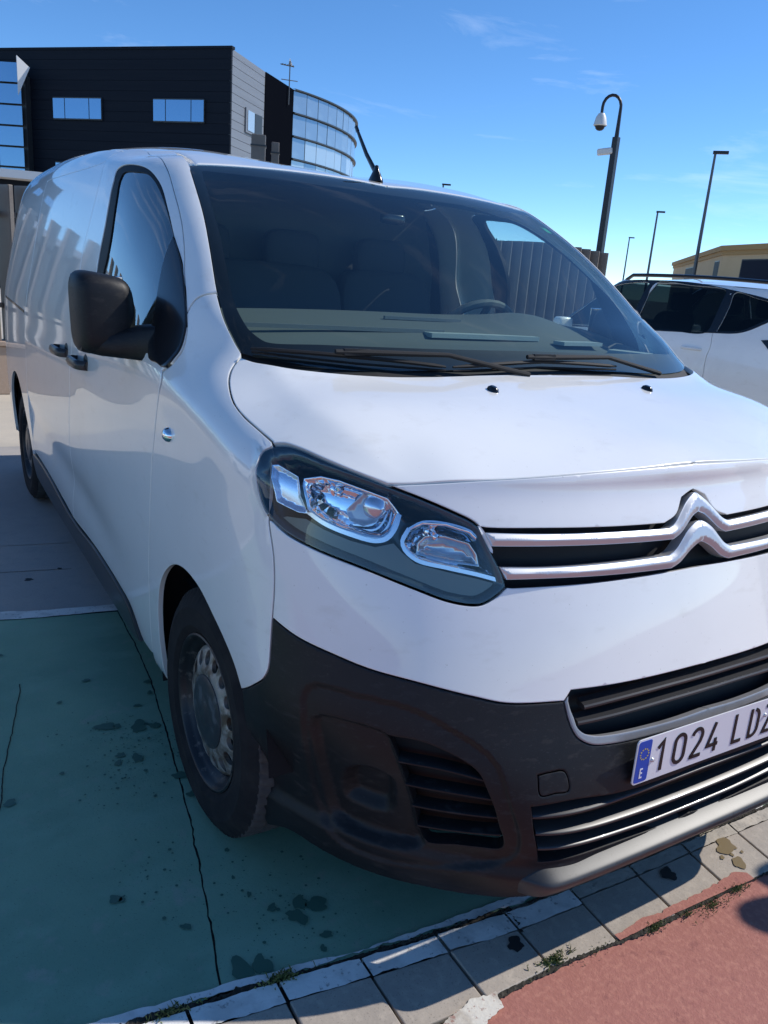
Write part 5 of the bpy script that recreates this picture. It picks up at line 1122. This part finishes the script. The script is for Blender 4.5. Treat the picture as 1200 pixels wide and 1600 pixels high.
def rim_disc():
    nh = 16; circ = lambda r, n: np.array([(r*math.cos(2*math.pi*k/n), r*math.sin(2*math.pi*k/n)) for k in range(n)])
    hs = []
    for k in range(nh):
        a = 2*math.pi*(k+.5)/nh; c = np.array([math.cos(a), math.sin(a)]); t = np.array([-c[1], c[0]])
        hs.append(np.array([c*(.147+.0205*math.cos(q))+t*.0175*math.sin(q)*(1-.15*math.cos(q)) for q in np.linspace(0, 2*math.pi, 15)[:-1]]))
    out = circ(.178, 72)
    # shift to positive coordinates so that the axis rule of the trimmer does not apply
    S = np.array([1.,1.]); W, Fc, loops = tri2d(out+S, [h+S for h in hs], .014, (.004,))
    W = W-S; r = np.hypot(W[:,0], W[:,1])
    x = np.interp(r, [0,.085,.103,.112,.124,.150,.168,.178], [-.195,-.198,-.203,-.204,-.200,-.194,-.188,-.178])
    for h in hs: 
        d = np.maximum(pdist(h, W), 0); x = x+.003*np.exp(-(d/.004)**2)
    V = [(xx, a, b) for xx, (a, b) in zip(x, W)]; F = [tuple(f) if np.cross(W[f[1]]-W[f[0]], W[f[2]]-W[f[0]]) < 0 else tuple(f[::-1]) for f in Fc]
    m = MB(); m.add(V, F, True)
    for L in loops[1:]:
        n = len(L); a = [V[i] for i in L]; b = [(p[0]+.012, p[1], p[2]) for p in a]; m.add(a+b, [(i,(i+1)%n,n+(i+1)%n,n+i) for i in range(n)], True)
    return m
tyre_me = wheel_tyre()
rm = rim_disc(); rmo = None
def make_wheel(loc, s):
    t = bpy.data.objects.new('wheel', tyre_me); COL.objects.link(t); t.parent = van; t.location = loc; t.rotation_euler = (0,0,0 if s < 0 else math.pi); t.rotation_euler[0] = 1.1 if loc[1] > 1 else .35; t.scale = (1,.97,.97); t.rotation_euler[2] += math.radians(1.5) if loc[1] < 1 else 0
    return t
w0 = make_wheel((-.702,-.040,.326), -1)
dsc = rm.build('rim_disc', 'steel_rim', w0, sharp=40)
b = MB(); b.lathe([(.214,-.204),(.2165,-.211),(.212,-.2135),(.205,-.209),(.2035,-.198),(.196,-.190),(.190,-.184),(.186,-.176),(.180,-.170),(.178,-.150),(.172,-.05)], 'x', 72); brl = b.build('rim_barrel', 'steel_dark', w0, sharp=50)
b = MB(); b.lathe([(.0005,-.215),(.03,-.2148),(.034,-.2125),(.060,-.2122),(.078,-.211),(.093,-.2085),(.101,-.205),(.103,-.198)], 'x', 48); cap = b.build('hub_cap', 'cap_grey', w0, sharp=40)
b = MB(); b.lathe([(.0005,-.10),(.170,-.10)], 'x', 32); brk = b.build('brake_disc', 'matt_black', w0)
for loc, s in (((.702,-.040,.326),1), ((-.70,3.275,.333),-1), ((.70,3.275,.333),1)):
    t = make_wheel(loc, s)
    for c in (dsc, brl, cap, brk): k = c.copy(); COL.objects.link(k); k.parent = t
for yc_ in (-.03, 3.275):
    for s in (-1, 1):
        lin = MB()
        A = [(s*x, yc_+.43*math.cos(a), .35+.43*math.sin(a)) for x in (.905,.55) for a in np.linspace(-.35, math.pi-.08, 28)]
        lin.add(A, [(i,i+1,29+i-0,28+i) for i in range(27)], True); lin.add([(s*.55, yc_+.43*math.cos(a), .35+.43*math.sin(a)) for a in np.linspace(-.35, math.pi-.08, 28)], [tuple(range(28))]); lin.build('wheel_house', 'dark_shell', van)

un = MB(); un.box((0,1.65,.30), (1.3,3.2,.10)); un.box((0,-.40,.34), (1.0,.4,.10)); un.build('underbody', 'dark_shell', van)
# ---- door mirrors
def mirror_body(s):
    m = MB(); V = []; nu, nv = 28, 18; cx, cy, cz = -1.020, .575, 1.305; ex = .42
    sp = lambda c, e: math.copysign(abs(c)**e, c)
    for j in range(nv+1):
        th = -math.pi/2+math.pi*j/nv
        for i in range(nu):
            ph = 2*math.pi*i/nu; x = sp(math.cos(th), ex)*sp(math.cos(ph), ex); y = sp(math.cos(th), ex)*sp(math.sin(ph), .75); z = sp(math.sin(th), ex)
            X = cx+.086*x*(1+.05*z)+.012*z*0; Y = cy+(.10*y if y < 0 else .055*y); Z = cz+.108*z-.012*x*z
            if x > 0: X -= .012*max(z,0)*x*1.5
            V.append((-s*X if s > 0 else X, Y, Z))
    F = [(j*nu+i, j*nu+(i+1)%nu, (j+1)*nu+(i+1)%nu, (j+1)*nu+i) for j in range(nv) for i in range(nu)]
    if s > 0: F = [f[::-1] for f in F]
    return m.add(V, F, True)
for s, pr in ((-1, fd), (1, fd2)):
    o = mirror_body(s).build('door_mirror', 'black_plastic', pr, sharp=70)
    f = lambda x, y, z: (x if s < 0 else -x, y, z)
    a = MB(); sec = [(-1.09,.55,1.220,.040,.022),(-1.04,.54,1.220,.060,.032),(-.99,.52,1.224,.062,.040),(-.95,.49,1.230,.058,.048),(-.915,.44,1.235,.055,.052),(-.885,.40,1.238,.055,.056)]
    V = []; 
    for x, y, z, dy, dz in sec:
        for q in range(12):
            t = 2*math.pi*q/12; c, d = math.cos(t), math.sin(t); V.append(f(x, y+dy*math.copysign(abs(c)**.5, c), z+dz*math.copysign(abs(d)**.5, d)))
    F = [(i*12+q, i*12+(q+1)%12, (i+1)*12+(q+1)%12, (i+1)*12+q) for i in range(len(sec)-1) for q in range(12)]
    a.add(V, F if s < 0 else [t[::-1] for t in F], True); a.add(V[:12], [tuple(range(12))]); a.build('mirror_arm', 'black_plastic', o, sharp=50)
    g = MB(); g.box(f(-1.02,.633,1.313), (.145,.004,.185)); g.build('mirror_glass', 'chrome', o, bevel=.02)
# ---- number plate
pl = MB(); PY = -.897
def rrect(w, h, r, n=5):
    out = []
    for cx, cz, a0 in ((w/2-r,h/2-r,0),(-w/2+r,h/2-r,90),(-w/2+r,-h/2+r,180),(w/2-r,-h/2+r,270)):
        for k in range(n+1): a = math.radians(a0+90*k/n); out.append((cx+r*math.cos(a), cz+r*math.sin(a)))
    return out
def slab(mb, poly, y0, y1):
    n = len(poly); mb.add([(x,y0,z) for x,z in poly]+[(x,y1,z) for x,z in poly], [tuple(range(n)), tuple(range(2*n-1,n-1,-1))]+[(i,(i+1)%n,n+(i+1)%n,n+i)[::-1] for i in range(n)])
slab(pl, rrect(.52,.108,.009), -.0015, .0015); plate = pl.build('number_plate', 'plate_white', van); plate.location = (0, PY, .514); plate.rotation_euler = (math.radians(-1),0,0)
bb = MB(); slab(bb, [(x-.236, z) for x, z in rrect(.040,.100,.006)], -.0022, -.0015); bb.build('blue_band', 'plate_blue', plate)
st_ = MB()
for k in range(12):
    a = 2*math.pi*k/12; cx, cz = -.236+.0125*math.cos(a), .018+.0125*math.sin(a); pts = [(cx+(.0024 if j%2==0 else .001)*math.sin(math.pi*j/5), cz+(.0024 if j%2==0 else .001)*math.cos(math.pi*j/5)) for j in range(10)]
    slab(st_, pts[::-1], -.0027, -.0022)
st_.build('star_ring', 'yellow', plate)
def stroke(mb, pts, w, y0, y1):
    pts = [np.array(p, float) for p in pts]; L = []; R = []
    for i, p in enumerate(pts):
        a = pts[max(i-1,0)]; b = pts[min(i+1,len(pts)-1)]; t1 = (p-a) if i else (b-p); t2 = (b-p) if i < len(pts)-1 else (p-a)
        t1 = t1/np.linalg.norm(t1); t2 = t2/np.linalg.norm(t2); t = t1+t2; t /= np.linalg.norm(t); n = np.array([-t[1], t[0]])/max(.55, abs(t@t1)); L.append(p+n*w/2); R.append(p-n*w/2)
    for i in range(len(pts)-1):
        q = [L[i], L[i+1], R[i+1], R[i]]; slab(mb, [tuple(v) for v in q][::1], y0, y1)
def arc(cx, cz, rx, rz, a0, a1, n=10): return [(cx+rx*math.cos(math.radians(a0+(a1-a0)*k/n)), cz+rz*math.sin(math.radians(a0+(a1-a0)*k/n))) for k in range(n+1)]
G = {'1': [[(.006,.058),(.022,.073),(.022,0)]],
 '0': [arc(.021,.056,.0165,.017,0,180)+arc(.021,.021,.0165,.017,180,360)+[(.0375,.056)]],
 '2': [arc(.021,.056,.0165,.017,170,-20)+[(.033,.040),(.006,.004)],[(.003,.004),(.040,.004)]],
 '4': [[(.024,.075),(.004,.018),(.040,.018)],[(.031,.034),(.031,0)]],
 'L': [[(.006,.077),(.006,.004),(.036,.004)]],
 'D': [[(.007,.073),(.018,.073)]+arc(.018,.052,.0185,.021,90,0)+arc(.018,.025,.0185,.021,0,-90)+[(.007,.004)],[(.007,.077),(.007,0)]],
 'Z': [[(.004,.073),(.037,.073),(.005,.004),(.039,.004)]]}
def text(word, x, z, mt, parent, name, k=1, y0=-.003, y1=-.0015, step=.0585, w=.0082):
    for ch_ in word:
        if ch_ != ' ':
            g = MB()
            for s in G[ch_]: stroke(g, [(x+a*k, z+b*k) for a, b in s], w*k, y0, y1)
            g.build(name, mt, parent)
        x += step*k if ch_ != ' ' else .034*k
text('1024 LDZ', -.199, -.037, 'plate_black', plate, 'plate_character', w=.0088, step=.0575)
G['E'] = [[(.03,.073),(.006,.073),(.006,.004),(.03,.004)],[(.006,.040),(.028,.040)]]
text('E', -.2425, -.040, 'plate_white', plate, 'plate_character', k=.30, y0=-.0028, y1=-.0021, w=.011)
for x in (-.207, .183):
    b = MB(); b.lathe([(.0004,-.006),(.004,-.005),(.0055,-.0015)], 'y', 14, (x,0,-.004 if x < 0 else .012)); b.build('plate_screw', 'silver', plate)
# ---- cabin
db = MB()
def dash_z(x, y): 
    t = (y+.05)/.62; z = 1.252+.105*t-.05*max(0,t-.85)-.02*math.exp(-((t-.42)/.12)**2)*(abs(x)<.75); z += .045*math.exp(-((x-.43)/.20)**2-((y-.42)/.14)**2); return z-.02*(abs(x)/.8)**2
nx, ny = 40, 16; V = []
for j in range(ny+1):
    for i in range(nx+1):
        x = -.79+1.58*i/nx; y0_ = -.14+.20*(abs(x)/.79)**2.2; y = y0_+(.56-y0_)*j/ny; V.append((x, y, dash_z(x, y)))
n0 = len(V); V += [(x, y+.03, z-.30) for x, y, z in V[-(nx+1):]]
F = [(j*(nx+1)+i, j*(nx+1)+i+1, (j+1)*(nx+1)+i+1, (j+1)*(nx+1)+i) for j in range(ny+1) for i in range(nx)]
db.add(V, F, True); dash = db.build('dashboard', 'cabin_dark', van, sharp=50)
tr = MB(); tr.box((-.38,.29,1.308), (.72,.012,.012), rz=.02); tr.box((-.02,.42,1.338), (.30,.010,.010), rz=-.02); tr.build('dash_seam', 'cabin_grey', dash)
tp = MB(); tp.box((.12,.27,1.300), (.44,.055,.014), rz=.0); tp.box((.50,.22,1.292), (.20,.05,.012), rz=.1); tp.build('dash_tray', 'cabin_pale', dash)
vi = MB(); vi.box((.68,.14,1.268), (.10,.14,.02), rz=.5); vi.build('air_vent', 'cabin_pale', dash)
sw = MB(); R0 = .185; ct = Vector((.40,.72,1.25)); ax = Vector((0,.80,.60)).normalized(); e1 = Vector((1,0,0)); e2 = ax.cross(e1)
ringp = [ct+(e1*math.cos(a)+e2*math.sin(a))*R0 for a in np.linspace(0, 2*math.pi, 33)]; sw.tube(ringp, .016, 8, False)
for a in (.2, math.pi-.2, -math.pi/2): sw.tube([ct, ct+(e1*math.cos(a)+e2*math.sin(a))*R0], .014, 6)
sw.lathe([(.0005,-.03),(.05,-.03),(.06,.0)], 'y', 20, tuple(ct)); sw.build('steering_wheel', 'cabin_dark', van)
def rbox(mb, c, d, e=.35, tilt=0):
    V = []; nu, nv = 20, 12
    sp = lambda q, e: math.copysign(abs(q)**e, q)
    for j in range(nv+1):
        th = -math.pi/2+math.pi*j/nv
        for i in range(nu):
            ph = 2*math.pi*i/nu; x, y, z = sp(math.cos(th),e)*sp(math.cos(ph),e)*d[0]/2, sp(math.cos(th),e)*sp(math.sin(ph),e)*d[1]/2, sp(math.sin(th),e)*d[2]/2
            y += z*tilt; V.append((c[0]+x, c[1]+y, c[2]+z))
    mb.add(V, [(j*nu+i, j*nu+(i+1)%nu, (j+1)*nu+(i+1)%nu, (j+1)*nu+i) for j in range(nv) for i in range(nu)], True)
for x, wd in ((-.22,.84), (.44,.48)):
    s_ = MB(); rbox(s_, (x,1.13,.82), (wd,.52,.16)); st = s_.build('seat', 'seat_cloth', van)
    s_ = MB(); rbox(s_, (x,1.42,1.16), (wd,.14,.66), tilt=.22); s_.build('backrest', 'seat_cloth', st)
    for hx in ((x,) if wd < .6 else (x-.21, x+.21)):
        s_ = MB(); rbox(s_, (hx,1.53,1.535), (.26,.10,.19), .5); s_.tube([(hx-.06,1.50,1.43),(hx-.06,1.51,1.50)], .007, 6); s_.tube([(hx+.06,1.50,1.43),(hx+.06,1.51,1.50)], .007, 6); s_.build('headrest', 'seat_cloth', st)
bk = MB(); bk.add([(-.9,1.72,.3),(.9,1.72,.3),(.86,1.70,1.5),(.78,1.70,1.80),(.6,1.70,1.87),(-.6,1.70,1.87),(-.78,1.70,1.80),(-.86,1.70,1.5)], [tuple(range(8))]); bk.box((-.55,1.69,1.3),(.02,.03,1.0)); bk.build('bulkhead', 'cabin_grey', van)
fl = MB(); fl.add([(-.85,-.2,.55),(.85,-.2,.55),(.85,1.7,.55),(-.85,1.7,.55)], [(0,1,2,3)]); fl.add([(-.8,.0,.55),(.8,.0,.55),(.8,-.1,1.19),(-.8,-.1,1.19)], [(0,1,2,3)]); fl.build('cab_floor', 'cabin_dark', van)
dt = MB()
for s in (-1, 1):
    for (y0_, z0_, y1_, z1_) in ((.35,.55,1.72,1.215),):
        dt.add([(s*.89,y0_,z0_),(s*.89,y1_,z0_),(s*.875,y1_,z1_),(s*.885,y0_,z1_-.02)], [(0,1,2,3)])
dt.build('door_lining', 'cabin_grey', van)
rmr = MB(); rbox(rmr, (0,.70,1.660), (.09,.05,.035), .5); rmr.build('sensor_pod', 'smooth_black', van)
o = patch('inspection_sticker', CA, E(CA, [(4.05,17.0),(4.35,16.95)],[(4.35,16.95),(4.37,16.75)],[(4.37,16.75),(4.07,16.8)],[(4.07,16.8),(4.05,17.0)]), 'sticker_green', scr, h=.05, both='one', gap=0, off=-.0055, thick=0, roll=0, rings=())
me = o.data; co = np.empty(len(me.vertices)*3); me.vertices.foreach_get('co', co); co[0::3] *= -1; me.vertices.foreach_set('co', co); me.flip_normals()
# rear of the van, for any other viewpoint
rear = E(CA, [(17.1,v) for v in np.linspace(1.2,DV,16)], [(17.1,DV),(20,DV)], [(20,DV),(20,1.2)], [(20,1.2),(17.1,1.2)])
patch('rear_door', CA, rear, 'white_paint', van, h=.06, gap=.003)
# ================================================================ OTHER VEHICLES
class ChartS(Chart):
    """patches on any other closed body net: (s, t) = metres along the flank and up it"""
    def __init__(s, S, vref, uref):
        s.S = S; s.us = np.linspace(0, S.nu-1, 301); s.vs = np.linspace(0, S.nv-1, 201)
        s.s = np.concatenate([[0], np.cumsum(np.linalg.norm(np.diff(S.ev(s.us, np.full(301, vref)), axis=0), axis=1))])
        s.t = np.concatenate([[0], np.cumsum(np.linalg.norm(np.diff(S.ev(np.full(201, uref), s.vs), axis=0), axis=1))])
    def ch(s, uv): uv = np.asarray(uv, float); return np.stack([np.interp(uv[:,0], s.us, s.s), np.interp(uv[:,1], s.vs, s.t)], 1)
    def uv(s, st): return np.interp(st[:,0], s.s, s.us), np.interp(st[:,1], s.t, s.vs)
    def ev(s, st): return s.S.ev(*s.uv(st))
    def inv(s, pts, u0, v0):
        out = []
        for y, z in pts:
            u, v = u0, v0
            for _ in range(50):
                p = s.S.ev(u,v); e = 1e-4; a = (s.S.ev(u+e,v)-p)[1:]/e; b = (s.S.ev(u,v+e)-p)[1:]/e
                try: d = np.linalg.solve(np.stack([a,b],1), np.array([y,z])-p[1:])
                except Exception: break
                m = np.abs(d).max(); d *= min(1,.8/m) if m > 0 else 1; u = float(np.clip(u+d[0],0,s.S.nu-1)); v = float(np.clip(v+d[1],0,s.S.nv-1))
                if m < 1e-7: break
            out.append((u, v))
        return out
# net of a compact suv: nose at -y, tail at +y, flank at -x
ZC = [.24,.40,.58,.76,.92,1.05,1.16,1.30,1.44,1.55,1.62]
WC = [.86,.90,.915,.92,.915,.90,.88,.825,.765,.705,.63]
def carnet():
    P = []
    for z, w in zip(ZC, WC):
        k = max(0, (z-1.0)/.62)
        nose = [-.86+.02*abs(z-.6), -.85, -.78, -.62] if z < .8 else [-.82+ (z-.8)*.9, -.80+(z-.8)*.9, -.72+(z-.8)*.9, -.55+(z-.8)*.9]
        if z > 1.04: nose = [-.15+1.30*(z-1.05), -.11+1.30*(z-1.05), -.02+1.28*(z-1.05), .10+1.22*(z-1.05)]
        tail = 3.52-.10*k-.18*max(0,(z-1.1)/.52)
        row = [(0,nose[0]),(w*.45,nose[1]),(w*.8,nose[2]),(w*.96,nose[3])]
        st = max(nose[3]+.25, -.1); ys = np.linspace(st, 2.75, 7)
        row += [(w-.006, ys[0])]+[(w, y) for y in ys[1:]]+[(w-.012,3.05-.08*k),(w-.07,3.30-.12*k),(w*.80,tail-.07),(w*.4,tail-.01),(0,tail)]
        P.append([(-x, y, z-(.10*max(0,(abs(1.5-y)/2.0))**2*k)) for x, y in row])
    return np.array(P)
SC_ = Surf(carnet(), .8); CC = ChartS(SC_, 4.0, 8.0)
def build_suv(name, label, loc, rz, group=None, detail=True):
    root = thing(name, label, 'car', loc, rz, group)
    yz = lambda pts, u0=8., v0=5.: CC.inv(pts, u0, v0)
    EE = lambda *a, **k: E(CC, *a, **k)
    arch = lambda c, a0, a1, n=20: [(c+.385*math.cos(a), .345+.385*math.sin(a)) for a in np.linspace(a0, a1, n)]
    # window outlines on the flank (y, z)
    w1 = [(.24,1.11),(.6,1.125),(.9,1.138),(1.12,1.15),(1.125,1.30),(1.125,1.45),(1.12,1.56),(.85,1.55),(.66,1.50),(.48,1.36),(.34,1.22)]
    w2 = [(1.20,1.152),(1.6,1.172),(1.98,1.198),(1.995,1.32),(1.99,1.45),(1.98,1.530),(1.6,1.565),(1.2,1.568),(1.195,1.42),(1.195,1.28)]
    w3 = [(2.07,1.204),(2.18,1.214),(2.29,1.232),(2.40,1.29),(2.58,1.435),(2.48,1.458),(2.30,1.49),(2.07,1.522),(2.08,1.42),(2.08,1.30)]
    W = [EE(yz(w+[w[0]], 8., 7.)) for w in (w1, w2, w3)]
    gapf, gapm, gapr = [(.20,1.06),(.30,.9),(.45,.45),(.48,.30)], [(1.215,1.57),(1.16,1.3),(1.165,1.05),(1.18,.7),(1.23,.30)], [(2.02,1.58),(2.035,1.3),(2.06,1.05),(2.06,.85),(1.99,.70),(1.87,.55),(1.80,.42),(1.79,.30)]
    u = lambda g, **k: yz(g, **k)
    TopV = 9.45; top = lambda u0, u1, n=6: [(a, TopV) for a in np.linspace(u0, u1, n)]
    ug = u(gapf)[0]; um = u(gapm, v0=8.); ur = u(gapr, v0=8.)
    gA = u([(.24,1.12),(.40,1.30),(.58,1.50),(.72,1.59)], v0=7.)
    fdoor = EE(u(gapf)[::-1], [u(gapf)[0]]+gA, [gA[-1], um[0]], um, [um[-1], u(gapf)[-1]])
    rdoor = EE(um[::-1], [um[0], ur[0]], ur, [ur[-1], um[-1]])
    d1 = patch('front_door', CC, fdoor, 'white_paint', root, holes=[W[0]], h=.07, gap=.003)
    d2 = patch('rear_door', CC, rdoor, 'white_paint', root, holes=[W[1]], h=.07, gap=.003)
    rq = EE(ur, u([(1.79,.30),(2.03,.30)], v0=1.), u(arch(2.45, math.pi-.05, .05), u0=9., v0=2.), u([(2.86,.30),(3.0,.28)], u0=11., v0=1.), [(SC_.nu-1., .4), (SC_.nu-1., TopV)], [(SC_.nu-1., TopV)]+top(SC_.nu-2., ur[0][0])+[ur[0]])
    q = patch('rear_quarter', CC, rq, 'white_paint', root, holes=[W[2]], h=.07, gap=.002)
    fq = EE([(0.,.4),(0.,5.6)], [(0.,5.6),(1.5,5.6),(3.,5.6),u(gapf)[0]], u(gapf), u([(.48,.30),(.20,.30)], v0=1.), u(arch(-.22, .05, math.pi-.05), u0=4.5, v0=2.), u([(-.62,.30)], u0=3.5, v0=1.)+[(0.,.4)])
    patch('front_wing', CC, fq, 'white_paint', root, h=.07, gap=.002)
    for k, (o_, w_) in enumerate(zip((d1, d2, q), W)):
        g1 = patch('window_pane', CC, inset(w_, .003), 'car_glass', o_[0], h=.09, off=-.006, gap=0, thick=0, roll=0, sub=o_[1], rings=())
    # dark surround between the panes
    so_ = EE(yz([(.17,1.09),(.5,1.105),(.8,1.12),(1.1,1.138),(1.6,1.160),(2.0,1.186),(2.30,1.216),(2.45,1.29),(2.65,1.445),(2.4,1.492),(2.0,1.548),(1.6,1.588),(1.1,1.59),(.85,1.578),(.62,1.52),(.43,1.37),(.28,1.21),(.17,1.09)], v0=7.))
    patch('window_surround', CC, so_, 'smooth_black', root, holes=W, h=.07, gap=0, off=.002, thick=.004, roll=0, rings=())
    ws_ = EE([(0.,5.75),(0.,TopV)], [(0.,TopV),(2.9,TopV-.1)], [(2.9,TopV-.1)]+u([(.88,1.46),(.66,1.23),(.50,1.05)], v0=7.)[0:0]+[(3.35,5.75)], [(3.35,5.75),(0.,5.75)])
    patch('windscreen', CC, ws_, 'car_glass', root, h=.1, both='joined', gap=0, off=-.004, thick=0, roll=0)
    # roof, bonnet
    V = []; rows = []
    xs_ = np.linspace(-1, 1, 17)
    edge = [SC_.ev(u_, TopV) for u_ in np.linspace(2.6, SC_.nu-2.2, 60)]; edge.sort(key=lambda e: e[1]); ey = np.array([e[1] for e in edge]); ex = np.array([-e[0] for e in edge]); ez = np.array([e[2] for e in edge])
    ys = np.linspace(ey.min()+.01, 3.36, 16); ym = (ys[0]+ys[-1])/2; yh = (ys[-1]-ys[0])/2
    for y in ys:
        w_ = float(np.interp(y, ey, ex)); z_ = float(np.interp(y, ey, ez))
        for t in xs_: V.append((w_*t*1.0, y, z_+.065*(1-t*t)*(1-.3*abs(t))*(1-abs((y-ym)/yh)**5)))
    F = [(j*17+i, j*17+i+1, (j+1)*17+i+1, (j+1)*17+i) for j in range(15) for i in range(16)]
    put('roof', mesh('roof', V, F, True), root, 'white_paint')
    V = []
    for y in np.linspace(-.62, .52, 10):
        zc_ = .80+.28*((y+.62)/1.14)**.7
        for t in xs_: V.append((.88*t*(1-.12*((.52-y)/1.14)**2), y, zc_-.07*abs(t)**3))
    put('bonnet', mesh('bonnet', V, [(j*17+i, j*17+i+1, (j+1)*17+i+1, (j+1)*17+i) for j in range(9) for i in range(16)], True), root, 'white_paint')
    for s in (-1, 1):
        m = MB(); rl = [SC_.ev(u_, 9.75) for u_ in np.linspace(2.95, SC_.nu-4.4, 20)]; n = len(rl); pts = [(s*-r[0], r[1], r[2]+(.034 if 0 < i < n-1 else -.01)) for i, r in enumerate(rl)]; m.tube(pts, .017, 8); m.build('roof_rail', 'smooth_black', root)
        for y in (.35,): pass
        for (y, z) in ((1.88,1.045),(1.03,1.02)):
            uu = CC.inv([(y, z)], 8., 5.)[0]; p = SC_.ev(*uu); m = MB(); m.tube([(p[0]*-s-s*-.0, y-.10, z),(p[0]*-s+s*.03, y-.08, z+.002),(p[0]*-s+s*.03, y+.08, z+.002),(p[0]*-s, y+.10, z)], .012, 8); m.build('door_handle', 'white_paint', d2[0 if s < 0 else 1] if y > 1.5 else d1[0 if s < 0 else 1])
        # sill and arch trims
        m = MB(); m.box((s*.885,.93+.0,.27), (.05,1.9,.16)); m.build('sill_trim', 'black_plastic', root, bevel=.02)
        uu = CC.inv([(3.12,1.0)], 11., 5.)[0]; p = SC_.ev(*uu); m = MB(); V = []
        for a, b in ((2.50,1.175),(2.75,1.21),(2.80,1.10),(2.62,1.09)):
            uv_ = CC.inv([(a, b)], 11., 5.)[0]; pp = SC_.ev(*uv_)+SC_.nrm(np.array(uv_[0]), np.array(uv_[1]))*.006; V.append((pp[0]*-s, pp[1], pp[2]))
        m.add(V, [(0,1,2,3)]); m.add([(x*.96,y,z) for x,y,z in V], [(3,2,1,0)]); m.build('tail_lamp', 'smooth_black', root)
        m = MB(); rbox(m, (s*.98,.36,1.12), (.20,.12,.14), .5); m.build('door_mirror', 'white_paint', d1[0 if s < 0 else 1])
        for yc_ in (-.22, 2.45):
            t = bpy.data.objects.new('wheel', tyre_me); COL.objects.link(t); t.parent = root; t.location = (s*.70, yc_, .343); t.rotation_euler = (0,0,0 if s < 0 else math.pi)
            m = MB(); m.lathe([(.212,-.20),(.200,-.195),(.196,-.15),(.190,-.12)], 'x', 40); m.lathe([(.001,-.185),(.045,-.185),(.05,-.17)], 'x', 20)
            for k in range(7):
                a = 2*math.pi*k/7; c, d = math.cos(a), math.sin(a); e1, e2 = -d*.018, c*.018; f1, f2 = -d*.026, c*.026
                m.hexa([(-.165,c*.04-e1,d*.04-e2),(-.165,c*.20-f1,d*.20-f2),(-.165,c*.20+f1,d*.20+f2),(-.165,c*.04+e1,d*.04+e2),(-.190,c*.04-e1,d*.04-e2),(-.195,c*.20-f1,d*.20-f2),(-.195,c*.20+f1,d*.20+f2),(-.190,c*.04+e1,d*.04+e2)])
            m.build('alloy_rim', 'trim_grey', t)
    m = MB(); m.box((0,1.2,.50), (1.6,3.6,.45)); m.box((0,1.6,.9), (1.5,2.9,.36)); m.build('floor_pan', 'dark_shell', root)
    for x, y in ((-.38,1.0),(.38,1.0),(-.38,1.9),(.38,1.9),(0,1.9)):
        m = MB(); rbox(m, (x,y+.18,1.05), (.46,.16,.55), tilt=.2); rbox(m, (x,y+.27,1.42), (.25,.1,.17), .5); m.build('seat', 'seat_cloth', root)
    return root
glassmat('car_glass', (.10,.13,.14), refl=.55)
# the white car in the next bay; its tail points to the kerb
suv = build_suv('parked_car', 'white five door car with black roof rails parked beyond the van bonnet', (5.35, 4.78, 0), math.pi); suv.scale = (1.025, 1.025, 1.025)
suv2 = build_suv('parked_car', 'second white car, standing left of the frame and seen only mirrored in the van flank', (-5.2, 1.6, 0), math.radians(4))
# bystander to the right of the frame whose shadow falls on the red path
def person():
    t = thing('person', 'standing bystander whose rounded shadow falls on the red path at the right edge', 'person', (1.95,-1.46,0), math.radians(120))
    me = bpy.data.meshes.new('body'); J = [(0,0,.95),(0,0,1.15),(0,.0,1.38),(0,0,1.47),(0,.01,1.56),(0,.015,1.66),(.17,0,1.40),(.20,.02,1.14),(.19,-.08,.90),(-.17,0,1.40),(-.24,.02,1.14),(-.08,-.20,1.16),(.10,0,.90),(.11,.01,.50),(.11,.03,.09),(.11,-.12,.04),(-.10,0,.90),(-.11,.01,.50),(-.11,.03,.09),(-.11,-.12,.04)]
    Rr = [.155,.13,.16,.055,.085,.075,.06,.045,.035,.06,.045,.035,.09,.06,.045,.03,.09,.06,.045,.03]
    Eg = [(0,1),(1,2),(2,3),(3,4),(4,5),(2,6),(6,7),(7,8),(2,9),(9,10),(10,11),(0,12),(12,13),(13,14),(14,15),(0,16),(16,17),(17,18),(18,19)]
    me.from_pydata(J, Eg, []); o = bpy.data.objects.new('body', me); COL.objects.link(o); o.parent = t; sk_ = o.modifiers.new('skin', 'SKIN'); sk_.use_smooth_shade = True
    for v, r in zip(me.skin_vertices[0].data, Rr): v.radius = (r, r*.8)
    me.skin_vertices[0].data[0].use_root = True; s = o.modifiers.new('subdivision', 'SUBSURF'); s.levels = s.render_levels = 2; me.materials.append(M['seat_cloth'])
person()
